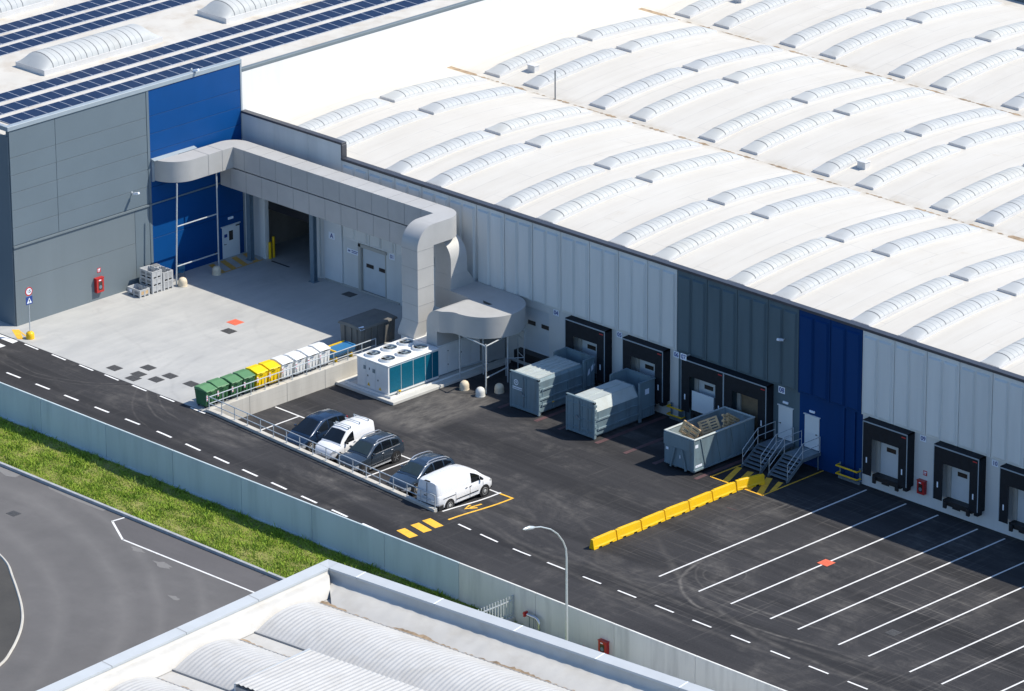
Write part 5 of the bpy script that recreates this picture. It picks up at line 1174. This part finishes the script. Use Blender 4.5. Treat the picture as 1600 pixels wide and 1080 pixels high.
# ------------------------------------------------------------------ cars
def ip(x, tab):
    if x <= tab[0][0]: return tab[0][1]
    for (a, fa), (b, fb) in zip(tab[:-1], tab[1:]):
        if x <= b: return fa+(fb-fa)*(x-a)/(b-a)
    return tab[-1][1]
def vehicle(name, label, cat, loc, rz, S, group=None):
    """S: L, W, H, paint; top: (x, z) of the bonnet / belt line; roof: (x, z) of the roof line; glass spans"""
    t = thing(name, label, cat, loc, rz, group); L, W, H = S['L'], S['W'], S['H']; hw = W/2
    zl = .20; top = S['top']; roof = S['roof']; paint = S['paint']; tw = S.get('tumble', .16)
    xa, xd = roof[0][0], roof[-1][0]
    plan = S.get('plan', [(-L/2, .86), (-L/2+.12, .94), (-L/2+.5, 1.0), (L/2-.95, 1.0), (L/2-.45, .94), (L/2-.14, .82), (L/2, .66)])
    low = S.get('low', [(-L/2, .34), (-L/2+.5, .22), (L/2-.7, .20), (L/2, .30)])
    wd = lambda x: hw*ip(x, plan)
    xs = sorted(set([round(v, 3) for v in [p[0] for p in plan]+[p[0] for p in top]+lin(-L/2, L/2, 34)]))
    m = MB(); n = 9
    for x in xs:
        w = wd(x); zt = ip(x, top); z0 = ip(x, low)
        h = [(0, z0), (w*.86, z0), (w*.965, z0+.10), (w*.995, z0+(zt-z0)*.40), (w, z0+(zt-z0)*.62), (w*.975, zt-.10), (w*.93, zt-.025), (w*.80, zt), (0, zt+.035)]
        m.v += [(x, y, z) for y, z in h]+[(x, -y, z) for y, z in h[-2:0:-1]]
    N = 2*n-2
    for i in range(len(xs)-1):
        for j in range(N): m.f.append((i*N+j, (i+1)*N+j, (i+1)*N+(j+1) % N, i*N+(j+1) % N))
    m.f.append(tuple(range(N))); m.f.append(tuple(range((len(xs)-1)*N, len(xs)*N))[::-1])
    body = m.build('body', paint, t, smooth=True, sharp=38)
    # cabin
    def cab(x):
        zb = ip(x, top)-.03; zr = max(ip(x, roof), zb+.01); k = clampf((zr-zb)/max(.2, H-zb))
        wb = min(wd(x), hw*.985)*.95; wt = wb-tw*k
        return zb, zr, wb, wt
    xs2 = sorted(set([round(v, 3) for v in lin(xa, xd, 30)+[p[0] for p in roof]])); g = MB(); n2 = 7
    for x in xs2:
        zb, zr, wb, wt = cab(x); d = zr-zb
        h = [(0, zb-.02), (wb, zb), (wb-(wb-wt)*.45, zb+d*.5), (wt, zr-min(.09, d*.3)), (wt-min(.05, .3*d), zr-min(.03, d*.1)), (wt-min(.16, .6*d), zr), (0, zr+min(.035, d*.2))]
        g.v += [(x, y, z) for y, z in h]+[(x, -y, z) for y, z in h[-2:0:-1]]
    N2 = 2*n2-2
    for i in range(len(xs2)-1):
        for j in range(N2): g.f.append((i*N2+j, (i+1)*N2+j, (i+1)*N2+(j+1) % N2, i*N2+(j+1) % N2))
    g.f.append(tuple(range(N2))); g.f.append(tuple(range((len(xs2)-1)*N2, len(xs2)*N2))[::-1])
    g.build('cabin', paint, t, smooth=True, sharp=40)
    def toppatch(nm, x0, x1, mat, f0, f1, o=.014):
        q = MB()
        def P(u, v):
            x = x0+(x1-x0)*u; zb, zr, wb, wt = cab(x); d = zr-zb; e = max(.05, wt-min(.10, .4*d)-.02); y = v*e*(f0+(f1-f0)*u)
            sl = (cab(x+.02)[1]-cab(x-.02)[1])/.04; nn = Vector((-sl, 0, 1)).normalized()
            return (x+nn.x*o, y, zr+min(.035, d*.2)*(1-min(1, abs(y)/max(.05, wt-.16)))+nn.z*o)
        q.grid(P, lin(0, 1, 7), lin(-1, 1, 9)).build(nm, mat, t, smooth=True, sharp=60)
    ws = S['wind']; toppatch('windscreen', ws[0], ws[1], S.get('wsmat', 'carglass_lt'), 1.04, 1.0)
    if 'rear' in S: toppatch('rear_window', S['rear'][0], S['rear'][1], 'carglass', 1.0, 1.0)
    for (x0, x1, b0, b1, t0, t1) in S['side']:
        for sgn in (1, -1):
            q = MB()
            def P(u, v):
                x = x0+(x1-x0)*u; lo = b0+(b1-b0)*u; hi = t0+(t1-t0)*u; f = lo+(hi-lo)*v
                zb, zr, wb, wt = cab(x); d = zr-zb; z = zb+.03+(d-.12)*f; fr = (z-zb)/d; ft = 1-min(.09, d*.3)/d; y = wb+(wt-wb)*(.9*fr if fr < .5 else .45+.55*(fr-.5)/max(.05, ft-.5))
                return (x, sgn*(y+.014), z)
            q.grid(P, lin(0, 1, 6), lin(0, 1, 4)).build('side_window', 'carglass', t, smooth=True)
    if S.get('belt'):
        for sgn in (1, -1):
            q = MB()
            def P(x, k):
                zb, zr, wb, wt = cab(x); return (x, sgn*(wb+.016), zb+.005+k*.05)
            q.grid(P, lin(S['belt'][0], S['belt'][1], 12), [0, 1]); q.build('belt_trim', 'chrome', t, fix=False, smooth=True)
            q = MB(); q.grid(lambda x, k: (x, sgn*(cab(x)[3]+.018-.02*k), cab(x)[1]-.085+k*.045), lin(S['belt'][0]+.25, S['belt'][1]-.45, 12), [0, 1]); q.build('roof_trim', 'chrome', t, fix=False, smooth=True)
    # black lower skirt, arches, wheels
    for (x, side) in ((S['fw'], 1), (S['fw'], -1), (S['rw'], 1), (S['rw'], -1)):
        r = S.get('r', .33); y = side*(wd(x)+.004)
        MB().tube([(x, y-side*.30, r+.0), (x, y, r)], r+.075, 26).build('wheel_arch', 'black', t, smooth=True, sharp=50)
        wl_ = MB().lathe([(r*.70, -.10), (r*.95, -.10), (r, -.06), (r, .06), (r*.95, .10), (r*.70, .10)], 26)
        wl_.v = [(a, c, b) for a, b, c in wl_.v]; wh_ = wl_.build('wheel', 'tyre', t, smooth=True, sharp=45, loc=(x, side*(wd(x)-.075), r))
        rim = MB(); rim.lathe([(r*.70, .085), (r*.62, .06), (.001, .055)], 24) if S.get('alloy') else rim.lathe([(r*.70, .09), (r*.64, .105), (r*.42, .085), (r*.30, .115), (.001, .12)], 20)
        if S.get('alloy'):
            rim.v = [(a, b, c-.01) for a, b, c in rim.v]
        rim.v = [(a, c*side, b) for a, b, c in rim.v]; rm_ = rim.build('rim', 'black' if S.get('alloy') else 'hubcap', wh_, smooth=True, sharp=45)
        if S.get('alloy'):
            sp_ = MB()
            for k in range(5):
                a = k*1.2566+.3; d = Vector((math.cos(a), 0, math.sin(a))); sp_.bar(d*.03+Vector((0, side*.075, 0)), d*r*.66+Vector((0, side*.075, 0)), .085, .02)
            ring = MB(); sp_.lathe([(.055, .07), (.055, .09), (.01, .09)], 12); m0 = len(sp_.v)-36
            sp_.v = sp_.v[:m0]+[(a, side*c, b) for a, b, c in sp_.v[m0:]]
            for k in range(24):
                a, b2 = 2*math.pi*k/24, 2*math.pi*(k+1)/24
                sp_.add([(r*.62*math.cos(a), side*.088, r*.62*math.sin(a)), (r*.62*math.cos(b2), side*.088, r*.62*math.sin(b2)), (r*.71*math.cos(b2), side*.092, r*.71*math.sin(b2)), (r*.71*math.cos(a), side*.092, r*.71*math.sin(a))], [(0, 1, 2, 3)])
            sp_.build('spokes', 'alloy', wh_)
    # bumpers, lamps, plates, grille
    zf = ip(L/2-.05, top)
    def nose(mb, y0, y1, z0, z1, o=.012, front=True, dep=.02):
        sx = 1 if front else -1
        def X(y):
            lo, hi = L/2-1.4, L/2
            for _ in range(30):
                c = (lo+hi)/2
                if wd(sx*c) > abs(y): lo = c
                else: hi = c
            return sx*(min(lo, L/2)+o)
        return mb.grid(lambda y, z: (X(y), y, min(z, ip(sx*X(y)-.02, top)-.03 if front else z)), lin(y0, y1, 7), [z0, z1])
    nose(MB(), -hw*.80, hw*.80, .24, .40).build('front_bumper', 'black', t, fix=False, smooth=True)
    nose(MB(), -hw*.42, hw*.42, zf-.26, zf-.10).build('grille', 'black', t, fix=False, smooth=True)
    nose(MB(), -.26, .26, .42, .53, .022).build('number_plate', 'plate', t, fix=False)
    MB().lathe([(.05, 0), (.05, .014), (.01, .018)], 12).build('badge', 'chrome', t, loc=(L/2+.012, 0, zf-.12)).rotation_euler = (0, R_(90), 0)
    for sgn in (1, -1):
        q = MB(); ya = sgn*hw*.50; yb2 = sgn*hw*.92
        hl = S.get('hl', (zf-.20, zf-.0))
        nose(q, ya, yb2, hl[0], hl[1], .016).build('headlight', 'head', t, fix=False, smooth=True)
        tl = S.get('tl', (.85, 1.1)); x = -L/2+.0
        bx(-L/2+.09, -L/2+.2, min(sgn*hw*.66, sgn*(hw*.83)), max(sgn*hw*.66, sgn*(hw*.83)), tl[0], tl[1]).build('tail_light', 'tail', t, bevel=.02)
        xm = S['mirror']; y = wd(xm)*.95
        mr = MB().rbox((xm, sgn*(y+.11), S.get('mz', 1.02)), (.12, .18, .13), Matrix.Rotation(0, 3, 'Z')).build('mirror', S.get('mirmat', paint), t, bevel=.03, seg=2)
        for hx in S['handles']: bx(hx-.09, hx+.09, min(sgn*(wd(hx)), sgn*(wd(hx)+.03)), max(sgn*wd(hx), sgn*(wd(hx)+.03)), S.get('hz', .88), S.get('hz', .88)+.035).build('door_handle', S.get('hmat', 'chrome'), t, bevel=.008)
        sm_ = MB()
        for hx in S['seams']:
            zs = [ip(hx, low)+.12, ip(hx, top)-.12]; sm_.grid(lambda z, k: (hx+(k-.5)*.022, sgn*(wd(hx)*(.985+.015*math.sin(math.pi*clampf((z-zs[0])/(zs[1]-zs[0]))))+.006), z), lin(zs[0], zs[1], 5), [0, 1])
        sm_.build('door_seam', 'black', t, fix=False)
    if 'rails' in S:
        for sgn in (1, -1):
            ptsr = []
            for x in lin(S['rails'][0], S['rails'][1], 9):
                zb, zr, wb, wt = cab(x); e = 0 if x in (S['rails'][0], S['rails'][1]) else .06
                ptsr.append((x, sgn*(wt-.05), zr+e))
            MB().tube(ptsr, .034, 8).build('roof_rail', 'chrome', t, smooth=True)
    if 'bars' in S:
        for x in S['bars']:
            zb, zr, wb, wt = cab(x); q = MB().box(x-.03, x+.03, -wt+.03, wt-.03, zr+.10, zr+.135)
            for sgn in (1, -1): q.box(x-.04, x+.04, sgn*(wt-.10)-.03, sgn*(wt-.10)+.03, zr-.02, zr+.10)
            q.build('roof_bar', 'steel', t, bevel=.008)
    if S.get('skirt'):
        for sgn in (1, -1):
            q = MB().grid(lambda x, k: (x, sgn*(wd(x)*.985+.012), ip(x, low)+(.02 if k == 0 else .13)), lin(S['rw']+.42, S['fw']-.42, 6), [0, 1]); q.build('sill', S['skirt'], t, fix=False, smooth=True)
    for zz_ in S.get('strips', []):
        for sgn in (1, -1):
            bx(zz_[0], zz_[1], min(sgn*(hw-.0), sgn*(hw+.018)), max(sgn*hw, sgn*(hw+.018)), zz_[2], zz_[3]).build('side_strip', 'black', t, bevel=.006)
    return t
SUV = dict(L=4.34, W=1.80, H=1.65, paint='car_grey', top=[(-2.17, .62), (-2.12, .98), (-1.9, 1.08), (-.2, 1.05), (.75, 1.02), (1.0, 1.0), (1.75, .93), (2.0, .84), (2.12, .70), (2.17, .50)],
    roof=[(-2.08, 1.05), (-1.82, 1.46), (-1.45, 1.60), (-.7, 1.655), (-.1, 1.65), (.28, 1.58), (1.08, 1.02)], wind=(.98, .34), rear=(-2.0, -1.82), side=[(-1.66, -1.12, .25, .0, .72, .92), (-1.02, -.30, 0, 0, .94, .96), (-.20, .62, 0, 0, .96, .60)], wsmat='carglass_lt',
    fw=1.36, rw=-1.31, r=.35, alloy=True, mirror=.62, mz=1.10, handles=[-.18, -.95], hz=.92, seams=[.78, -.24, -1.1], rails=(.1, -1.6), skirt='chrome', belt=(-1.7, .7), tl=(.82, 1.12), tumble=.20)
vehicle('parked_car', 'dark grey SUV with silver roof rails parked between the white van and the empty bay', 'car', (30.88, -18.15, 0), R_(-88), SUV, 'cars parked along the ramp wall')
S2 = dict(SUV); S2.update(L=4.36, W=1.82, H=1.60, paint='car_slate', alloy=False, roof=[(-2.15, 1.02), (-1.88, 1.32), (-1.3, 1.52), (-.6, 1.60), (-.05, 1.59), (.35, 1.50), (1.22, 1.0)], wind=(1.1, .42), rear=(-2.05, -1.75),
    side=[(-1.72, -1.15, .35, .1, .72, .9), (-1.05, -.30, .05, 0, .93, .96), (-.20, .68, 0, 0, .96, .62)], tl=(.86, 1.04), rails=(.2, -1.7), skirt=None, top=[(-2.18, .60), (-2.12, .95), (-1.9, 1.05), (-.2, 1.02), (.75, .99), (1.2, .97), (1.75, .88), (2.02, .76), (2.14, .62), (2.18, .48)])
vehicle('parked_car', 'slate blue SUV with silver window trim parked right beside the big white van', 'car', (35.32, -18.2, 0), R_(-87), S2, 'cars parked along the ramp wall')
S3 = dict(SUV); S3.update(L=4.32, W=1.80, H=1.66, paint='car_navy', alloy=False, top=[(-2.16, .60), (-2.1, .98), (-1.9, 1.05), (-.2, 1.0), (.9, .98), (1.3, .94), (1.8, .82), (2.05, .70), (2.13, .56), (2.16, .44)],
    roof=[(-2.12, 1.02), (-1.98, 1.35), (-1.7, 1.55), (-.9, 1.655), (-.2, 1.66), (.2, 1.61), (1.45, .95)], wind=(1.3, .28), rear=(-2.06, -1.86), side=[(-1.85, -1.25, .1, 0, .85, .94), (-1.15, -.35, 0, 0, .95, .97), (-.25, .70, 0, 0, .97, .66)], skirt=None, wsmat='carglass', tl=(.9, 1.3), rails=None, mirror=.75)
S3.pop('rails'); S3.pop('belt')
vehicle('parked_car', 'dark blue people carrier parked leftmost in the row of cars', 'car', (25.95, -17.95, 0), R_(-86), S3, 'cars parked along the ramp wall')
V1 = dict(L=3.9, W=1.72, H=1.80, paint='car_white', top=[(-1.95, .7), (-1.92, 1.0), (-1.8, 1.08), (.7, 1.06), (1.0, 1.04), (1.45, .98), (1.75, .86), (1.9, .70), (1.95, .46)],
    roof=[(-1.94, 1.2), (-1.92, 1.70), (-1.75, 1.78), (-.6, 1.81), (.15, 1.78), (.40, 1.70), (1.16, 1.06)], wind=(1.10, .44), side=[(-.02, .82, 0, 0, .90, .56)], wsmat='carglass', fw=1.22, rw=-1.28, r=.30, mirror=.72, mz=1.12, mirmat='black', handles=[.0], hz=.98, hmat='black', seams=[.85, -.12, -.95], bars=(.05, .22, -.75, -1.5), tl=(.95, 1.25), tumble=.13, hl=(.66, .86))
vehicle('parked_van', 'small white van with roof bars parked between the dark blue and the dark grey car', 'van', (28.45, -17.95, 0), R_(-87), V1)
V2 = dict(L=4.82, W=1.90, H=1.94, paint='car_white', top=[(-2.41, .9), (-2.38, 1.1), (-2.2, 1.16), (.9, 1.14), (1.3, 1.12), (1.75, 1.05), (2.15, .93), (2.33, .78), (2.41, .5)],
    roof=[(-2.40, 1.3), (-2.36, 1.84), (-2.1, 1.91), (-1.0, 1.95), (.2, 1.93), (.75, 1.84), (1.05, 1.70), (1.78, 1.12)], wind=(1.70, 1.10), side=[(.42, 1.12, .0, 0, .93, .66), (1.16, 1.36, .0, .1, .62, .42)], wsmat='carglass', fw=1.50, rw=-1.48, r=.335, mirror=1.18, mz=1.22, mirmat='black', handles=[.3, -.05], hz=1.0, hmat='black', seams=[1.36, .25, -.95], tl=(.62, 1.28), tumble=.15, hl=(.78, 1.02),
    strips=[(-.9, .95, .52, .58), (-2.0, -1.0, .86, .90)])
bv = vehicle('parked_van', 'large white panel van parked at the end of the row, its rear to the railing', 'van', (38.35, -18.35, 0), R_(92), V2)
MB().box(-2.46, -2.40, -.92, .92, .26, .52).box(-2.44, -2.0, .925, .975, .26, .56).box(-2.44, -2.0, -.975, -.925, .26, .56).build('rear_bumper', 'black', bv, bevel=.03)
MB().box(-2.425, -2.411, -.012, .012, .55, 1.8).build('door_seam', 'black', bv); bx(-2.43, -2.412, -.62, -.14, .62, .74).build('number_plate', 'plate', bv); bx(-2.44, -2.41, .06, .22, .95, 1.0).build('door_handle', 'black', bv); bx(-2.40, -2.30, -.2, .2, 1.86, 1.90).build('brake_light', 'black', bv)

# ------------------------------------------------------------------ the building in the foreground
fb = thing('foreground_hall', 'pale hall in the foreground with corrugated barrel roofs behind a low metal parapet', 'building', (46.74, -36.36, 0), R_(4.55))
ZP2 = 4.2
LU, LV = 62, 46
bx(0, LU, -.25, 0, -.3, ZP2-.1).build('wall', 'wall_grey', fb); bx(0, .25, -LV, -.25, -.3, ZP2-.1).build('wall', 'wall_grey', fb)
def coping_piece(a, b, along):
    m = MB()
    if along == 'x': vs_ = [(a, .04, ZP2-.12), (b, .04, ZP2-.12), (b, .04, ZP2+.0), (a, .04, ZP2+.0), (a, -.70, ZP2-.07), (b, -.70, ZP2-.07), (b, -.70, ZP2-.2), (a, -.70, ZP2-.2)]
    else: vs_ = [(-.04, a, ZP2-.12), (-.04, b, ZP2-.12), (-.04, b, ZP2), (-.04, a, ZP2), (.70, a, ZP2-.07), (.70, b, ZP2-.07), (.70, b, ZP2-.2), (.70, a, ZP2-.2)]
    return m.add(vs_, [(0, 1, 2, 3), (3, 2, 5, 4), (4, 5, 6, 7), (0, 7, 6, 1), (0, 3, 4, 7), (1, 6, 5, 2)])
xx = .71
for i in range(12): coping_piece(xx+.01, xx+(2.0 if i == 0 else 5.6), 'x').build('parapet_coping', 'fg_coping', fb); xx += (2.0 if i == 0 else 5.6)+.02
xx = -.71
for i in range(9): coping_piece(xx-5.6, xx-.01, 'y').build('parapet_coping', 'fg_coping', fb); xx -= 5.62
MB().add([(-.04, .04, ZP2), (.71, .04, ZP2), (.71, -.70, ZP2-.07), (.70, -.71, ZP2-.07), (-.04, -.71, ZP2), (-.04, .04, ZP2-.12), (.71, .04, ZP2-.12), (.71, -.70, ZP2-.2), (.70, -.71, ZP2-.2), (-.04, -.71, ZP2-.12)], [(0, 1, 2, 3), (0, 3, 4), (0, 5, 6, 1), (4, 9, 5, 0), (5, 9, 8), (5, 8, 7, 6)]).build('parapet_coping', 'fg_coping', fb)
jm = MB(); xx = .71
for i in range(12):
    jm.add([(xx-.045, .05, ZP2+.006), (xx+.045, .05, ZP2+.006), (xx+.045, -.71, ZP2-.062), (xx-.045, -.71, ZP2-.062)], [(0, 1, 2, 3)]) if i else None
    xx += (2.0 if i == 0 else 5.6)+.02
jm.build('coping_joint', 'sign_white', fb, fix=False)
jm = MB(); xx = -.71
for i in range(9): xx -= 5.62; jm.add([(-.05, xx-.03, ZP2+.006), (-.05, xx+.03, ZP2+.006), (.71, xx+.03, ZP2-.062), (.71, xx-.03, ZP2-.062)], [(0, 1, 2, 3)])
jm.build('coping_joint', 'seam', fb, fix=False)
# inner sides of the parapet and the membrane gutter
memb = MB(); wob = lambda u: .008*math.sin(u*2.1)+.010*math.sin(u*6.3+1)+.006*math.sin(u*17)
uu = lin(.66, LU, 240)
profx = [(-.66, ZP2-.2), (-.72, 3.62), (-.82, 3.50), (-1.25, 3.38), (-1.8, 3.26), (-2.25, 3.12), (-2.62, 3.0)]
memb.grid(lambda u, k: (max(u, -profx[k][0]), profx[k][0]+(wob(u*1.3) if k in (3, 4) else 0), profx[k][1]+(wob(u) if k in (2, 3, 4) else 0)), uu, list(range(len(profx))))
profy = [(.66, ZP2-.2), (.72, 3.85), (.8, 3.80), (1.1, 3.78), (1.3, 3.60), (1.55, 3.28), (1.75, 3.0)]
memb.grid(lambda v, k: (profy[k][0]+(wob(v*.9) if k in (3, 4) else 0), -max(v, profy[k][0]), profy[k][1]+(wob(v) if k in (2, 3, 4) else 0)), lin(.66, LV, 180), list(range(len(profy))))
memb.build('roof_membrane', 'memb_grey', fb, smooth=True, sharp=50, fix=False)
bx(.3, LU, -LV, -.95, 2.7, 2.97).build('roof_deck', 'memb_grey', fb)
VW, VG, RISE = 5.0, 1.35, .58
def vault(v0, u0, u1, name='barrel_roof'):
    m = MB(); n = 17
    us_ = lin(u0, u1, int((u1-u0)/.055))
    def P(u, a):
        s = -math.cos(a); h = 1-s*s; c = .022*math.cos(2*math.pi*u/.30)
        return (u, -(v0+VW/2+s*(VW/2+c)), 3.02+h*(RISE+c))
    m.grid(P, us_, lin(0.03, math.pi-.03, n))
    o = m.build(name, 'sheet_metal', fb, smooth=True, sharp=0, fix=False)
    e = MB(); an = lin(.03, math.pi-.03, n)
    ev = [(u0, -(v0+VW/2-math.cos(a)*VW/2), 3.02+(1-math.cos(a)**2)*RISE) for a in an]; e.add(ev, [tuple(range(n))]); e.build('gable_plate', 'memb_grey', o, fix=False)
    e = MB(); e.add([(u1, y_, z_) for _, y_, z_ in ev], [tuple(range(n))]); e.build('gable_plate', 'memb_grey', o, fix=False)
    MB().box(u0-.03, u1, -(v0+VW)-.10, -(v0+VW)+.04, 2.98, 3.07).box(u0-.03, u1, -v0-.02, -v0+.03, 2.98, 3.05).build('eaves_angle', 'seam', o)
    return o
v = 2.72
for i in range(5):
    vault(v, 1.78, LU if i != 1 else 6.2)
    if i == 1:
        m = MB(); u0, u1, va, vb = 6.35, LU, v-.72, v+VW+.1
        vv_ = lin(va, vb, int((vb-va)/.06)) 
        m.grid(lambda u, q: (u, -q, 3.50+.030*math.cos(2*math.pi*u/.33)+.10*(q-va)/(vb-va)), lin(u0, u1, int((u1-u0)/.055)), [va, (va+vb)/2, vb])
        m.build('corrugated_skylight', 'sheet_metal', fb, smooth=True, sharp=0, fix=False)
        MB().box(u0-.12, u0-.0, -vb, -va, 3.02, 3.56).box(u0-.1, u1, -va+.01, -va+.09, 3.02, 3.44).build('skylight_frame', 'fg_coping', fb)
        MB().box(u0, u1, -vb, -va-.02, 3.0, 3.40).build('skylight_underlay', 'seam', fb)
    v += VW+VG
rr = random.Random(11); vv = 2.72
for i in range(4):
    dm = MB(); us_ = lin(1.8, LU, 300); w1 = [clampf(.10+.10*math.sin(u*.9+i)+rr.uniform(-.07, .10), .0, .30) for u in us_]
    zb_ = lambda q: 3.03 if q > vv-.05 else 3.03+(vv-.05-q)*(.30 if i == 0 else .02)
    dm.grid(lambda k, j: (us_[int(k)], -(vv-.02-w1[int(k)]*(1-j)), zb_(vv-.02-w1[int(k)]*(1-j))+.008), list(range(300)), [0, .5, 1]).build('gutter_silt', 'gutter_dirt', fb, fix=False)
    vv += VW+VG
# picket fence crossing the path
pf = thing('picket_fence', 'pale metal picket fence on a low wall between the boundary wall and the hall', 'fence', (53.55, -28.8, 0))
n = 24
bx(-.12, .12, -5.2, 0, -.1, .50).build('base_wall', 'conc_slab', pf)
for i in range(n): y = -.12-i*.215; MB().box(-.02, .02, y-.03, y+.03, .52, 1.78).build('picket', 'steel', pf)
MB().box(-.03, .03, -5.2, 0, .66, .71).box(-.03, .03, -5.2, 0, 1.48, 1.54).build('rail', 'steel', pf)
MB().box(-.05, .05, -.12, -.02, .5, 1.8).build('post', 'steel', pf)
